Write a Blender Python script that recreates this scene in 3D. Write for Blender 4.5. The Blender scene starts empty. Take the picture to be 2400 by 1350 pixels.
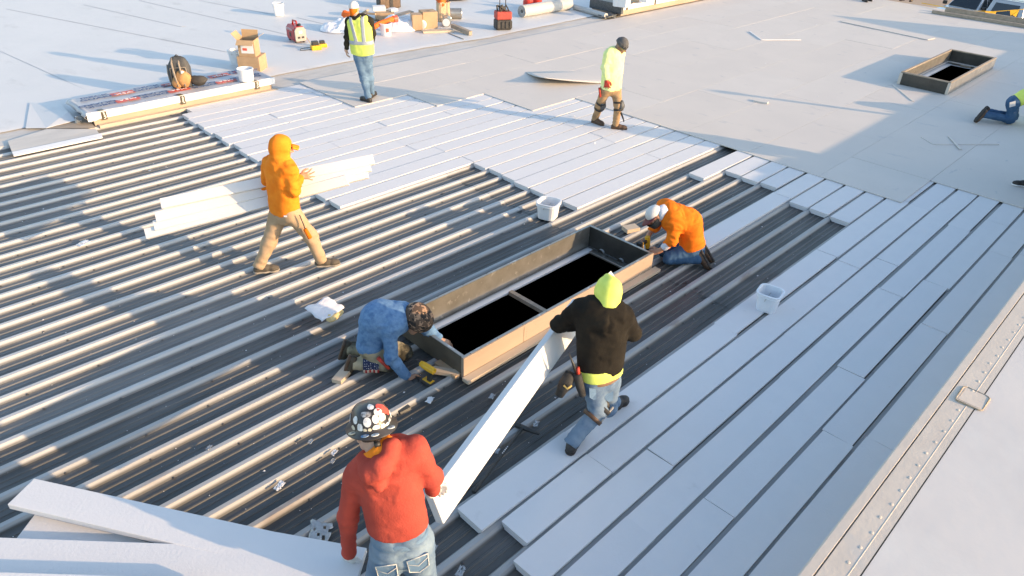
import bpy, bmesh, math, random
import numpy as np
from mathutils import Vector, Matrix, noise
R = math.radians
random.seed(7)
S = bpy.context.scene
COL = S.collection

# ------------------------------------------------------------------ camera, world, sun, exposure
CAM_H = 4.4
YAW, PITCH, ROLL, FPX = R(43.82774596), R(32.21585233), R(2.31703319), 1676.175
fwd = np.array([math.cos(YAW)*math.cos(PITCH), math.sin(YAW)*math.cos(PITCH), -math.sin(PITCH)])
_r = np.cross(fwd, [0, 0, 1.0]); _r /= np.linalg.norm(_r)
_u = np.cross(_r, fwd)
cr, sr = math.cos(ROLL), math.sin(ROLL)
right = cr*_r + sr*_u
up = -sr*_r + cr*_u
cam_d = bpy.data.cameras.new('camera'); cam = bpy.data.objects.new('camera', cam_d); COL.objects.link(cam)
cam_d.sensor_width = 36; cam_d.lens = FPX*36/2400; cam_d.clip_end = 600; cam_d.clip_start = .05
m = Matrix.Identity(4)
for i in range(3):
    m[i][0], m[i][1], m[i][2] = right[i], up[i], -fwd[i]
m[2][3] = CAM_H
cam.matrix_world = m
S.camera = cam

SUN_EL, SUN_AZ = R(13.0), R(-65.4)          # direction towards the sun
sd = Vector((math.cos(SUN_EL)*math.cos(SUN_AZ), math.cos(SUN_EL)*math.sin(SUN_AZ), math.sin(SUN_EL)))
sl = bpy.data.lights.new('sun', 'SUN'); sl.energy = 2.5; sl.angle = R(.55); sl.color = (1, .68, .38)
so = bpy.data.objects.new('sun', sl); COL.objects.link(so)
so.rotation_euler = (-sd).to_track_quat('-Z', 'Y').to_euler()
W = bpy.data.worlds.new('World'); S.world = W; W.use_nodes = True
wn = W.node_tree.nodes; bg = wn['Background']
sk = wn.new('ShaderNodeTexSky'); sk.sky_type = 'NISHITA'; sk.sun_disc = False
sk.sun_elevation = SUN_EL; sk.sun_rotation = math.atan2(sd.x, sd.y); sk.air_density = 1.0; sk.dust_density = 1.0; sk.ozone_density = 1.0
W.node_tree.links.new(sk.outputs[0], bg.inputs[0]); bg.inputs[1].default_value = .145
S.render.engine = 'CYCLES'
S.view_settings.view_transform = 'Standard'; S.view_settings.look = 'None'
S.view_settings.exposure = 1.5; S.view_settings.gamma = 1; S.view_settings.use_curve_mapping = False

# ------------------------------------------------------------------ points on the ground from the survey of the photograph
def ray(x, y):
    return fwd*1.0 + right*((x-1200)/FPX) - up*((y-675)/FPX)
CP = np.array([0, 0, CAM_H])
def g(x, y, z=0.0):
    d = ray(x, y); return CP + d*((z-CAM_H)/d[2])
FH = np.array([math.cos(YAW), math.sin(YAW), 0.0]); RH = np.array([math.sin(YAW), -math.cos(YAW), 0.0]); ZU = np.array([0, 0, 1.0])
def at(x, y, base, off=0.0):
    d = ray(x, y); return CP + d*((np.dot(base, FH)+off)/np.dot(d, FH))

# ------------------------------------------------------------------ object helpers
def link(o):
    COL.objects.link(o); return o
def tag(o, label=None, cat=None, group=None, kind=None):
    if label: o['label'] = label
    if cat: o['category'] = cat
    if group: o['group'] = group
    if kind: o['kind'] = kind
    return o
def thing(name, label, cat, loc=(0, 0, 0), rz=0.0, group=None):
    o = link(bpy.data.objects.new(name, None)); o.location = loc; o.rotation_euler = (0, 0, rz); o.empty_display_size = .1
    return tag(o, label, cat, group)
def setting(name):
    o = link(bpy.data.objects.new(name, None)); o.empty_display_size = .1
    return tag(o, kind='structure')
def copy_tree(o, parent=None):
    c = o.copy(); COL.objects.link(c)
    if parent: c.parent = parent
    for ch in list(o.children): copy_tree(ch, c)
    return c
def V(*a): return Vector(a if len(a) > 1 else a[0])

class MB:
    """collects shapes and links them as one mesh object"""
    def __init__(s): s.v = []; s.f = []
    def add(s, vs, fs):
        n = len(s.v); s.v += [tuple(map(float, p)) for p in vs]; s.f += [tuple(i+n for i in f) for f in fs]; return s
    def box(s, c, sz, rz=0.0, rot=None):
        x, y, z = sz[0]/2, sz[1]/2, sz[2]/2
        mt = rot if rot is not None else Matrix.Rotation(rz, 3, 'Z')
        vs = [Vector(c) + mt @ Vector((a*x, b*y, d*z)) for a in (-1, 1) for b in (-1, 1) for d in (-1, 1)]
        return s.add(vs, [(0, 1, 3, 2), (4, 6, 7, 5), (0, 4, 5, 1), (2, 3, 7, 6), (0, 2, 6, 4), (1, 5, 7, 3)])
    def bar(s, p, q, w, h, upv=(0, 0, 1), h0=None):
        """box beam from p to q, width w, height h"""
        p = Vector(p); q = Vector(q); d = (q-p).normalized(); u = Vector(upv); sx = d.cross(u).normalized(); u = sx.cross(d)
        vs = []
        for e in (p, q):
            for a, b in ((-1, -1), (1, -1), (1, 1), (-1, 1)): vs.append(e + sx*(a*w/2) + u*(b*h/2))
        return s.add(vs, [(0, 1, 2, 3), (7, 6, 5, 4), (0, 4, 5, 1), (1, 5, 6, 2), (2, 6, 7, 3), (3, 7, 4, 0)])
    def tube(s, pts, r, n=10, caps=True):
        pts = [Vector(p) for p in pts]; rs = r if isinstance(r, (list, tuple)) else [r]*len(pts)
        vs = []; fs = []; a = None
        for i, p in enumerate(pts):
            d = (pts[min(i+1, len(pts)-1)] - pts[max(i-1, 0)]).normalized()
            if a is None: a = d.orthogonal().normalized()
            a = (a - d*a.dot(d)).normalized(); b = d.cross(a)
            for k in range(n):
                t = 2*math.pi*k/n; vs.append(p + (a*math.cos(t) + b*math.sin(t))*rs[i])
        for i in range(len(pts)-1):
            for k in range(n):
                k2 = (k+1) % n; fs.append((i*n+k, i*n+k2, (i+1)*n+k2, (i+1)*n+k))
        if caps: fs.append(tuple(range(n))[::-1]); fs.append(tuple((len(pts)-1)*n+k for k in range(n)))
        return s.add(vs, fs)
    def lathe(s, prof, c=(0, 0, 0), n=20, rot=None, sx=1, sy=1):
        vs = []; fs = []; mt = rot if rot is not None else Matrix.Identity(3)
        for r, z in prof:
            for k in range(n):
                t = 2*math.pi*k/n; vs.append(Vector(c) + mt @ Vector((r*math.cos(t)*sx, r*math.sin(t)*sy, z)))
        for i in range(len(prof)-1):
            for k in range(n):
                k2 = (k+1) % n; fs.append((i*n+k, i*n+k2, (i+1)*n+k2, (i+1)*n+k))
        if prof[0][0] > 1e-4: fs.append(tuple(range(n))[::-1])
        if prof[-1][0] > 1e-4: fs.append(tuple((len(prof)-1)*n+k for k in range(n)))
        return s.add(vs, fs)
    def sqpail(s, w0, w1, h, c=(0, 0, 0), rz=0.0, t=.006, rim=.014, cr=.25, fill=.012):
        """open square pail with rounded corners"""
        def ring(w, z):
            out = []; rr = w*cr; e = w/2-rr
            for cx, cy, a0 in ((e, e, 0), (-e, e, 90), (-e, -e, 180), (e, -e, 270)):
                for k in range(4):
                    a = R(a0+30*k); out.append(Vector((cx+rr*math.cos(a), cy+rr*math.sin(a), z)))
            return out
        wr = w1+rim*2
        rs = [ring(w0, 0), ring(w0+(w1-w0)*.8, h*.8), ring(wr-.008, h*.8+.001), ring(wr-.008, h*.8+.012), ring(w1+.004, h*.8+.013), ring(w1+.004, h-.012), ring(wr, h-.011), ring(wr, h), ring(w1-2*t, h), ring(w0-2*t+.004, fill)]
        mt = Matrix.Rotation(rz, 3, 'Z'); vs = [Vector(c)+mt@p for r in rs for p in r]; n = 16; fs = []
        for i in range(len(rs)-1):
            for k in range(n):
                k2 = (k+1) % n; fs.append((i*n+k, i*n+k2, (i+1)*n+k2, (i+1)*n+k))
        fs.append(tuple(range(n))[::-1]); fs.append(tuple((len(rs)-1)*n+k for k in range(n)))
        return s.add(vs, fs)
    def prism(s, poly, z0, z1):
        n = len(poly); vs = [(p[0], p[1], z0) for p in poly] + [(p[0], p[1], z1) for p in poly]
        a = sum(poly[i][0]*poly[(i+1) % n][1]-poly[(i+1) % n][0]*poly[i][1] for i in range(n))
        fs = [tuple(range(n))[::-1], tuple(range(n, 2*n))] + [(i, (i+1) % n, n+(i+1) % n, n+i) for i in range(n)]
        if a < 0: fs = [f[::-1] for f in fs]
        return s.add(vs, fs)
    def profile(s, poly, x0, x1):
        """polygon in (y,z) swept along x"""
        n = len(poly); vs = [(x0, p[0], p[1]) for p in poly] + [(x1, p[0], p[1]) for p in poly]
        a = sum(poly[i][0]*poly[(i+1) % n][1]-poly[(i+1) % n][0]*poly[i][1] for i in range(n))
        fs = [tuple(range(n))[::-1], tuple(range(n, 2*n))] + [(i, (i+1) % n, n+(i+1) % n, n+i) for i in range(n)]
        if a < 0: fs = [f[::-1] for f in fs]
        return s.add(vs, fs)
    def ellipsoid(s, c, r, n=16, m=10, rot=None, z0=-1.0, z1=1.0):
        vs = []; fs = []; mt = rot if rot is not None else Matrix.Identity(3)
        for i in range(m+1):
            z = math.sin(math.asin(z0) + (math.asin(z1)-math.asin(z0))*i/m); q = math.sqrt(max(0, 1-z*z))
            for k in range(n):
                t = 2*math.pi*k/n; vs.append(Vector(c)+mt@Vector((r[0]*q*math.cos(t), r[1]*q*math.sin(t), r[2]*z)))
        for i in range(m):
            for k in range(n):
                k2 = (k+1) % n; fs.append((i*n+k, i*n+k2, (i+1)*n+k2, (i+1)*n+k))
        if z0 > -1: fs.append(tuple(range(n))[::-1])
        return s.add(vs, fs)
    def build(s, name, mat, parent=None, smooth=False, bevel=0.0, kind=None, solid=0.0, sub=0, off=None, label=None):
        me = bpy.data.meshes.new(name)
        vs = s.v if off is None else [(a-off[0], b-off[1], c-off[2]) for a, b, c in s.v]
        me.from_pydata(vs, [], s.f); me.validate(); me.update()
        if smooth:
            me.polygons.foreach_set('use_smooth', [True]*len(me.polygons))
        if mat: me.materials.append(mat)
        o = link(bpy.data.objects.new(name, me))
        if parent: o.parent = parent
        if kind: o['kind'] = kind
        if label: o['label'] = label
        if solid:
            md = o.modifiers.new('solid', 'SOLIDIFY'); md.thickness = solid; md.offset = 0
        if sub:
            md = o.modifiers.new('sub', 'SUBSURF'); md.levels = md.render_levels = sub
        if bevel:
            md = o.modifiers.new('bevel', 'BEVEL'); md.width = bevel; md.segments = 2; md.limit_method = 'ANGLE'; md.angle_limit = R(40)
        return o

# ------------------------------------------------------------------ materials
def M(name, c1, c2=None, scale=6.0, rough=.6, bump=0.0, bscale=None, metal=0.0, stretch=(1, 1, 1), lo=.35, hi=.65, detail=4.0, coat=0.0, spec=.5, c3=None, s3=2.0, lo3=.55, hi3=.7, st3=None, coords='Object', bst=None, trans=0.0, sss=0.0, emit=None):
    mt = bpy.data.materials.new(name); mt.use_nodes = True
    nt = mt.node_tree; N = nt.nodes; L = nt.links; b = N['Principled BSDF']
    b.inputs['Roughness'].default_value = rough; b.inputs['Metallic'].default_value = metal
    b.inputs['Specular IOR Level'].default_value = spec
    b.inputs['Coat Weight'].default_value = coat
    b.inputs['Transmission Weight'].default_value = trans
    if sss:
        b.inputs['Subsurface Weight'].default_value = sss; b.inputs['Subsurface Radius'].default_value = (.02, .01, .006); b.inputs['Subsurface Scale'].default_value = .5
    c1 = (*c1, 1); b.inputs['Base Color'].default_value = c1
    tc = N.new('ShaderNodeTexCoord')
    def noi(sc, st, det=detail):
        mp = N.new('ShaderNodeMapping'); mp.inputs['Scale'].default_value = st; L.new(tc.outputs[coords], mp.inputs[0])
        n = N.new('ShaderNodeTexNoise'); n.inputs['Scale'].default_value = sc; n.inputs['Detail'].default_value = det; n.inputs['Roughness'].default_value = .6
        L.new(mp.outputs[0], n.inputs['Vector']); return n
    def mixc(fac, a, bcol, lo, hi):
        rp = N.new('ShaderNodeMapRange'); rp.inputs[1].default_value = lo; rp.inputs[2].default_value = hi; rp.clamp = True
        L.new(fac, rp.inputs[0])
        mx = N.new('ShaderNodeMix'); mx.data_type = 'RGBA'; L.new(rp.outputs[0], mx.inputs[0])
        if isinstance(a, tuple): mx.inputs[6].default_value = a
        else: L.new(a, mx.inputs[6])
        mx.inputs[7].default_value = bcol
        return mx.outputs[2]
    out = c1
    if c2 is not None:
        out = mixc(noi(scale, stretch).outputs[0], c1, (*c2, 1), lo, hi)
    if c3 is not None:
        out = mixc(noi(s3, st3 or stretch, 6).outputs[0], out, (*c3, 1), lo3, hi3)
    if not isinstance(out, tuple): L.new(out, b.inputs['Base Color'])
    if bump:
        n = noi(bscale or scale*4, bst or stretch)
        bp = N.new('ShaderNodeBump'); bp.inputs['Strength'].default_value = 1; bp.inputs['Distance'].default_value = bump
        L.new(n.outputs[0], bp.inputs['Height']); L.new(bp.outputs[0], b.inputs['Normal'])
    return mt
# ------------------------------------------------------------------ materials used by the roof
def pan_dirt_shade(mt, pan, amount):
    """dirt in the low pans, deepened to paint in shade; rib tops stay pale"""
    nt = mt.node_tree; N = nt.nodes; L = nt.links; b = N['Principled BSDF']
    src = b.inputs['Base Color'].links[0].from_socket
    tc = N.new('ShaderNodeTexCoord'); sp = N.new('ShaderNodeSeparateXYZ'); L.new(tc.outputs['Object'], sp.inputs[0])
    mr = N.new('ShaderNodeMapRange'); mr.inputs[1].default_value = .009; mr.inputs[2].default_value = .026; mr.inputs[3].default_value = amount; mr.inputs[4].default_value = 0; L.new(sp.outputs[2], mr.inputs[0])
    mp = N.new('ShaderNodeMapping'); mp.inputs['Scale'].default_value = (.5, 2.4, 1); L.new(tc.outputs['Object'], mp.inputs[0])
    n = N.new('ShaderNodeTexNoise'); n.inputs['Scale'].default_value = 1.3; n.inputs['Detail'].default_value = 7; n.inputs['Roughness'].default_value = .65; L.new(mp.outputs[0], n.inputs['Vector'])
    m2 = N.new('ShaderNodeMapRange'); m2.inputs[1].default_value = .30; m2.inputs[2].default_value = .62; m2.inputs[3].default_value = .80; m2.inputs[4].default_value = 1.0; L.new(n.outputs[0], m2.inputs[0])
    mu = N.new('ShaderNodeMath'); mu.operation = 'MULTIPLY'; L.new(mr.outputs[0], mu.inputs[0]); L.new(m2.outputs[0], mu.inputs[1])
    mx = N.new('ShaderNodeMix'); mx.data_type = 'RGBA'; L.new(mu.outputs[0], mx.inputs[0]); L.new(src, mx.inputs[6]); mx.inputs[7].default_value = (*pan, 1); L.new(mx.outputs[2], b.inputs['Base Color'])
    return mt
m_metal = pan_dirt_shade(M('painted_steel_deck', (.55, .545, .535), (.47, .468, .46), 3.0, .45, .0001, 30, stretch=(.35, 3, 3), lo=.3, hi=.7, spec=.2), (.135, .132, .126), .95)
m_dirty = pan_dirt_shade(M('dirty_steel_deck', (.39, .39, .385), (.31, .31, .305), 3.0, .42, .0001, 30, stretch=(.35, 3, 3), lo=.3, hi=.7, c3=(.17, .115, .09), s3=1.1, lo3=.60, hi3=.70, st3=(.4, 1.4, 1), spec=.25), (.050, .048, .045), .96)
m_mid = pan_dirt_shade(M('worn_steel_deck', (.47, .468, .46), (.38, .378, .37), 2.2, .42, .0001, 30, stretch=(.35, 3, 3), lo=.3, hi=.62, c3=(.20, .15, .12), s3=1.2, lo3=.62, hi3=.72, st3=(.4, 1.4, 1), spec=.22), (.075, .073, .069), .95)
m_foam = M('white_foam', (.70, .69, .69), (.68, .672, .675), 5, .75, .0022, 45, detail=9, spec=.2, c3=(.60, .59, .58), s3=6, lo3=.66, hi3=.80)
m_foam2 = M('white_foam_dull', (.685, .675, .68), (.665, .66, .665), 3, .75, .0022, 45, detail=9, spec=.2, c3=(.58, .57, .565), s3=4, lo3=.66, hi3=.80)
m_cover = M('primed_cover_board', (.63, .58, .53), (.60, .555, .51), .9, .7, .0012, 60, c3=(.49, .475, .465), s3=3.5, lo3=.62, hi3=.74, st3=(1.2, .5, 1), spec=.25)
m_cover2 = M('primed_cover_board_pale', (.64, .593, .545), (.61, .567, .522), 1.1, .7, .0012, 60, c3=(.5, .485, .475), s3=5, lo3=.64, hi3=.74, st3=(.6, 1.4, 1), spec=.25)
m_tpo = M('white_membrane', (.65, .645, .64), (.62, .618, .615), .7, .55, .006, 2.2, c3=(.50, .495, .485), s3=1.7, lo3=.60, hi3=.80, st3=(1, .45, 1), detail=6)
m_tpo_old = M('old_white_membrane', (.64, .595, .555), (.60, .562, .53), 1.3, .6, .002, 7, c3=(.66, .63, .59), s3=.9, lo3=.52, hi3=.7)
m_flash = M('coated_flashing', (.64, .555, .465), (.585, .505, .425), 6, .6, .002, 30, c3=(.56, .52, .47), s3=3, lo3=.6, hi3=.75)
m_strip = M('bare_roof_strip', (.60, .57, .53), (.48, .46, .43), 1.8, .75, .004, 20, c3=(.62, .55, .46), s3=2.5, lo3=.55, hi3=.7, stretch=(.5, 1.5, 1))
m_galv = M('galvanised_sheet', (.46, .44, .40), (.36, .34, .30), 5, .33, .0006, 20, metal=.75, c3=(.62, .60, .56), s3=9, lo3=.6, hi3=.66)
m_galv_dark = M('dull_shaded_galv_sheet', (.085, .082, .075), (.055, .054, .05), 4, .42, .0006, 20, metal=.5)
m_ply = M('tan_board', (.43, .325, .24), (.37, .28, .205), 3, .7, .001, 40, stretch=(.3, 1, 1))
m_wood = M('pine_lumber', (.50, .36, .23), (.42, .29, .175), 9, .65, .001, 60, stretch=(.12, 1, 1))
m_wood_pale = M('pale_lumber', (.58, .47, .35), (.50, .395, .285), 9, .65, .001, 60, stretch=(.12, 1, 1))
m_wood_old = M('grey_lumber', (.40, .32, .24), (.30, .24, .18), 9, .7, .001, 60, stretch=(.12, 1, 1))
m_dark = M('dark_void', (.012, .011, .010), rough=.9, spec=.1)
m_black = M('black_plastic', (.022, .022, .022), (.035, .034, .032), 20, .5)
m_blackcloth = M('black_cloth', (.022, .021, .020), (.04, .038, .036), 16, .8, .003, 60)
m_brown_seal = M('brown_sealant', (.46, .37, .27), (.27, .20, .13), 16, .7, .003, 40)
m_white_pl = M('white_plastic', (.76, .76, .77), (.72, .72, .73), 8, .38)
m_screw = M('screw_head', (.16, .15, .14), rough=.4, metal=.6)
m_asphalt = M('sandy_lot', (.36, .265, .19), (.42, .32, .235), .35, .9, .01, 3, c3=(.30, .225, .17), s3=.12, lo3=.5, hi3=.7)
m_wall = M('building_wall', (.45, .40, .34), (.40, .36, .31), 2, .8)
m_card = M('cardboard', (.44, .30, .18), (.39, .265, .155), 5, .75, .001, 40)
m_card_in = M('cardboard_inside', (.50, .34, .19), (.45, .30, .17), 5, .8)
m_tape = M('dark_tape', (.045, .04, .032), (.11, .09, .055), 30, .35)

# ------------------------------------------------------------------ setting: corrugated metal roof deck
P0, PK = .048, .3088                       # first rib and rib spacing (12 inch panel ribs)
RIB = [(-.053, 0), (-.022, .0375), (-.018, .039), (.018, .039), (.022, .0375), (.053, 0), (.108, 0), (.114, .007), (.130, .007), (.136, 0), (.174, 0), (.180, .007), (.196, .007), (.202, 0)]
deck = setting('metal_roof')
OX0, OX1, OY0, OY1 = 3.58, 6.46, 4.01, 4.89
def panel(k0, x0, x1, dz, mat):
    st = []
    for k in range(k0, k0+3):
        st += [(P0+PK*k+a, b) for a, b in RIB]
    st.append((P0+PK*(k0+3)-.053, 0))
    xs = sorted({x0, x1} | {x for x in (OX0, OX1) if x0 < x < x1})
    b = MB(); n = len(st)
    vs = [(x, y, z+dz) for x in xs for y, z in st]; fs = []
    for i in range(len(xs)-1):
        for j in range(n-1):
            cx, cy = (xs[i]+xs[i+1])/2, (st[j][0]+st[j+1][0])/2
            if OX0 < cx < OX1 and OY0 < cy < OY1: continue
            fs.append((i*n+j, (i+1)*n+j, (i+1)*n+j+1, i*n+j+1))
    b.add(vs, fs).build('metal_panel', mat, deck)
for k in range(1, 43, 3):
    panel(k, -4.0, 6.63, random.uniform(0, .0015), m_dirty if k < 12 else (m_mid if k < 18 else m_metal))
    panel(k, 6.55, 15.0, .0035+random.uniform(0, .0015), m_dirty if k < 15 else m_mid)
# screws along the ribs and sealant dabs at the lap
b = MB(); b2 = MB()
for k in range(1, 43):
    y = P0+PK*k
    x = -1.0+random.random()*.5
    while x < 12.5:
        if not (OX0-.1 < x < OX1+.1 and OY0-.1 < y < OY1+.1):
            sgn = -1 if random.random() < .7 else 1
            b.lathe([(.011, 0), (.011, .003), (.006, .004), (.006, .010), (0, .0105)], (x, y+sgn*.058+random.uniform(-.004, .004), .0055), 6)
        x += .60+random.uniform(-.06, .06)
b.build('roof_screws', m_screw, deck, kind='stuff')
# little flecks of foam and grit over the deck
for _ in range(1500):
    x = random.uniform(-.5, 10); y = random.uniform(2.0, 12); s = random.uniform(.002, .006) if random.random() < .93 else random.uniform(.007, .013)
    if OX0-.1 < x < OX1+.1 and OY0-.15 < y < OY1+.1: continue
    t = random.random()*6
    vs = [(x+s*math.cos(t+a)*random.uniform(.6, 1.4), y+s*math.sin(t+a)*random.uniform(.6, 1.4), .006 if a != 9 else 0) for a in (0, 1.6, 3.1, 4.7)]
    vs.append((x, y, .006+s*.8)); b2.add(vs, [(0, 1, 4), (1, 2, 4), (2, 3, 4), (3, 0, 4)])
for _ in range(420):                       # crumbs lying on the cover boards
    x = random.uniform(8.5, 26); y = random.uniform(1.5, 12.8); s = random.uniform(.004, .011) if random.random() < .93 else random.uniform(.015, .03)
    if x < 12.2+(8.88-y)*-.6*(y > 8.8) and y > 8.8: continue
    if 17.1 < x < 20.6 and 3.9 < y < 5.1: continue
    t = random.random()*6
    vs = [(x+s*math.cos(t+a)*random.uniform(.6, 1.4), y+s*math.sin(t+a)*random.uniform(.4, 1.4), .0915) for a in (0, 1.6, 3.1, 4.7)]
    vs.append((x, y, .0915+s*.5)); b2.add(vs, [(0, 1, 4), (1, 2, 4), (2, 3, 4), (3, 0, 4)])
b2.build('foam_crumbs', m_foam, None, kind='stuff')

# dark sealant dabs along the end lap and by the curb
b = MB()
for i in range(46):
    k = random.randrange(2, 24); x = 6.56+random.uniform(-.05, .10) if i < 30 else random.uniform(5.0, 7.4); y = P0+PK*k+random.uniform(.05, .26)
    if OX0-.1 < x < OX1+.1 and OY0-.1 < y < OY1+.1: continue
    n_ = 9; r_ = random.uniform(.012, .05); el = random.uniform(.3, 1)
    vs = [(x+r_*math.cos(2*math.pi*q/n_)*random.uniform(.6, 1.3), y+r_*el*math.sin(2*math.pi*q/n_)*random.uniform(.5, 1.3), .0068) for q in range(n_)]
    b.add(vs+[(x, y, .0085)], [(q, (q+1) % n_, n_) for q in range(n_)])
b.build('sealant_dabs', m_black, deck, kind='stuff')

# the dark room under the opening
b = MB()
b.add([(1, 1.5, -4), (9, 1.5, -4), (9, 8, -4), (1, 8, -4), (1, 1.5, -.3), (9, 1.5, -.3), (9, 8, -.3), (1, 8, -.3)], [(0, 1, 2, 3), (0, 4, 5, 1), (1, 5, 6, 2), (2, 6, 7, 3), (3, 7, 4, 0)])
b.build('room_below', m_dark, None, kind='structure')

# ------------------------------------------------------------------ foam strips lying between the ribs
foam = setting('foam_layer')
FT = .058
def foam_board(k, x0, x1, j=0):
    y0, y1 = P0+PK*k+(.0185 if k < 17 else .013), P0+PK*(k+1)-(.0185 if k < 17 else .013)
    dy = random.uniform(-.008, .008); skew = random.uniform(-.004, .004); dz = random.uniform(0, .005)
    y0 += random.uniform(0, .007); y1 -= random.uniform(0, .007)
    xa = x0+random.uniform(-.008, .012); xb = x1-.0006
    q = random.uniform(-.006, .006)
    z0 = .009+dz; z1 = FT+.011+dz+random.uniform(0, .004); tl = random.uniform(0, .003)
    vs = [(xa, y0+.03+dy-skew, z0), (xa+q, y1-.03+dy-skew, z0), (xb+q, y1-.03+dy+skew, z0), (xb, y0+.03+dy+skew, z0),
          (xa, y0+dy-skew, z0+.034), (xa+q, y1+dy-skew, z0+.034), (xb+q, y1+dy+skew, z0+.034), (xb, y0+dy+skew, z0+.034),
          (xa, y0+dy-skew, z1+tl), (xa+q, y1+dy-skew, z1+tl), (xb+q, y1+dy+skew, z1), (xb, y0+dy+skew, z1)]
    MB().add(vs, [(3, 2, 1, 0), (8, 11, 10, 9)[::-1]]+[(a, b_, b_+4, a+4) for q_ in (0, 4) for a, b_ in ((q_+1, q_), (q_, q_+3), (q_+3, q_+2), (q_+2, q_+1))]).build('foam_board', random.choice((m_foam, m_foam2, m_foam)), foam, bevel=.0025)
starts = {2: 1.2, 3: 1.5, 4: 1.9, 5: 2.2, 6: 2.40, 7: 2.58, 8: 2.42, 9: 9.60, 10: 9.61, 11: 9.62, 12: 7.3, 13: 9.93, 14: 9.88, 15: 9.91, 16: 9.36}
for k in range(18, 25): starts[k] = 7.07+random.uniform(-.03, .06)
for k in range(25, 41): starts[k] = 4.64+random.uniform(-.03, .05)
starts[41] = 4.85
firstlen = {8: 1.22, 7: 1.0, 6: 1.6, 5: 1.1, 4: 2.0, 3: 1.4, 2: 1.9}
def cover_edge(y):
    for yy, x in ((1.31, 12.04), (2.6, 12.04), (8.88, 10.83), (10.21, 9.62), (11.11, 8.41), (13.2, 7.2)):
        if y < yy: return x
    return 7.2
for k, x in starts.items():
    end = cover_edge(P0+PK*(k+.5))+1.2
    L = firstlen.get(k, 2.44 if random.random() < .7 else random.choice((1.22, 2.1)))
    x0 = x
    while x0 < end:
        x1 = min(x0+L, end+.3); foam_board(k, x0, x1); x0 = x1; L = 2.44

# ------------------------------------------------------------------ cover boards
cover = setting('cover_layer')
rows = [.62, 1.31, 2.60, 3.855, 5.11, 6.36, 7.62, 8.88, 10.21, 11.11, 12.1, 13.05]
CZ = .0775
for i in range(len(rows)-1):
    y0, y1 = rows[i], rows[i+1]; x = cover_edge((y0+y1)/2); n = 0
    while x < 27.6:
        L = 2.42 if (n or i % 2) else 1.21
        x1 = min(x+L, 27.7)
        dz = random.uniform(0, .0012) if random.random() < .8 else random.uniform(.001, .004); gap = .0012+random.random()*.0016; tl = random.uniform(-.0006, .0006)
        vs = [(x+gap, y0+gap, CZ+dz-.001), (x1-gap, y0+gap, CZ+dz-.001), (x1-gap, y1-gap, CZ+dz-.001), (x+gap, y1-gap, CZ+dz-.001)]
        vs += [(a, c, d+.0135+(tl if q in (0, 3) else -tl)) for q, (a, c, d) in enumerate(vs)]
        hole = False
        if not (x1 > 17.2 and x < 20.5 and y1 > 4.0 and y0 < 5.06):
            MB().add(vs, [(3, 2, 1, 0), (4, 5, 6, 7), (0, 1, 5, 4), (1, 2, 6, 5), (2, 3, 7, 6), (3, 0, 4, 7)]).build('cover_board', random.choice((m_cover, m_cover2)), cover)
        else:                              # boards cut round the second opening
            for a0, a1, c0, c1 in ((x, min(x1, 17.3), y0, y1), (max(x, 20.35), x1, y0, y1), (max(x, 17.3), min(x1, 20.35), y0, min(y1, 4.1)), (max(x, 17.3), min(x1, 20.35), max(y0, 4.95), y1)):
                if a1-a0 > .02 and c1-c0 > .02:
                    MB().box(((a0+a1)/2, (c0+c1)/2, CZ+dz+.006), (a1-a0-.004, c1-c0-.004, .0125)).build('cover_board', m_cover, cover)
        x = x1; n += 1
CT = CZ+.0145                              # top of the cover boards
# layer under the cover boards
MB().add([(12.5, .6, .03), (28.0, .6, .03), (28.0, 13.2, .03), (8.9, 13.2, .03), (8.9, 11.2, .03), (12.5, 8, .03)], [(0, 1, 2, 3, 4, 5)])
u = MB(); u.add([(13.6, .6, .03), (17.35, .6, .03), (17.35, 13.2, .03), (13.6, 13.2, .03)], [(0, 1, 2, 3)]); u.add([(20.3, .6, .03), (28, .6, .03), (28, 13.2, .03), (20.3, 13.2, .03)], [(0, 1, 2, 3)])
u.add([(17.35, .6, .03), (20.3, .6, .03), (20.3, 4.1, .03), (17.35, 4.1, .03)], [(0, 1, 2, 3)]); u.add([(17.35, 4.95, .03), (20.3, 4.95, .03), (20.3, 13.2, .03), (17.35, 13.2, .03)], [(0, 1, 2, 3)])
u.build('base_layer', m_foam2, None, kind='structure')
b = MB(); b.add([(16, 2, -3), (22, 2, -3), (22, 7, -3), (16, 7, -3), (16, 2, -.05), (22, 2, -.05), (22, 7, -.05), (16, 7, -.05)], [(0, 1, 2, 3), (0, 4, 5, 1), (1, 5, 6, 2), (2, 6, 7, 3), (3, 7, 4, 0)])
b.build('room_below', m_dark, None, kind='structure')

# ------------------------------------------------------------------ bare strip and old white membrane beyond the deck
def sheet(pts, name, mat, parent=None, kind='structure', th=0.0):
    vs = [tuple(p) for p in pts]; n = len(vs); b = MB()
    if th:
        b.add(vs+[(x, y, z-th) for x, y, z in vs], [tuple(range(n))]+[(i, n+i, n+(i+1) % n, (i+1) % n) for i in range(n)])
    else: b.add(vs, [tuple(range(n))])
    return b.build(name, mat, parent, kind=kind)
sheet([(-4, 13.02, .048), (28.0, 13.02, .048), (28.0, 14.6, .048), (-4, 14.6, .048)], 'bare_strip', m_strip, th=.05)
edge = []
for i in range(140):
    x = -6 + i*.25
    yb = np.interp(x, [-6, 2.1, 3.0, 7.2, 9, 11, 13, 15, 17.5, 29], [13.62, 13.64, 13.68, 13.87, 13.86, 13.79, 13.62, 13.66, 13.72, 13.7])
    edge.append((x, yb+.05*noise.noise(Vector((x*.9, 0, 3)))+.025*noise.noise(Vector((x*3.1, 0, 7))), .066+.012*max(0, noise.noise(Vector((x*.7, 5, 3))))))
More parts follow.
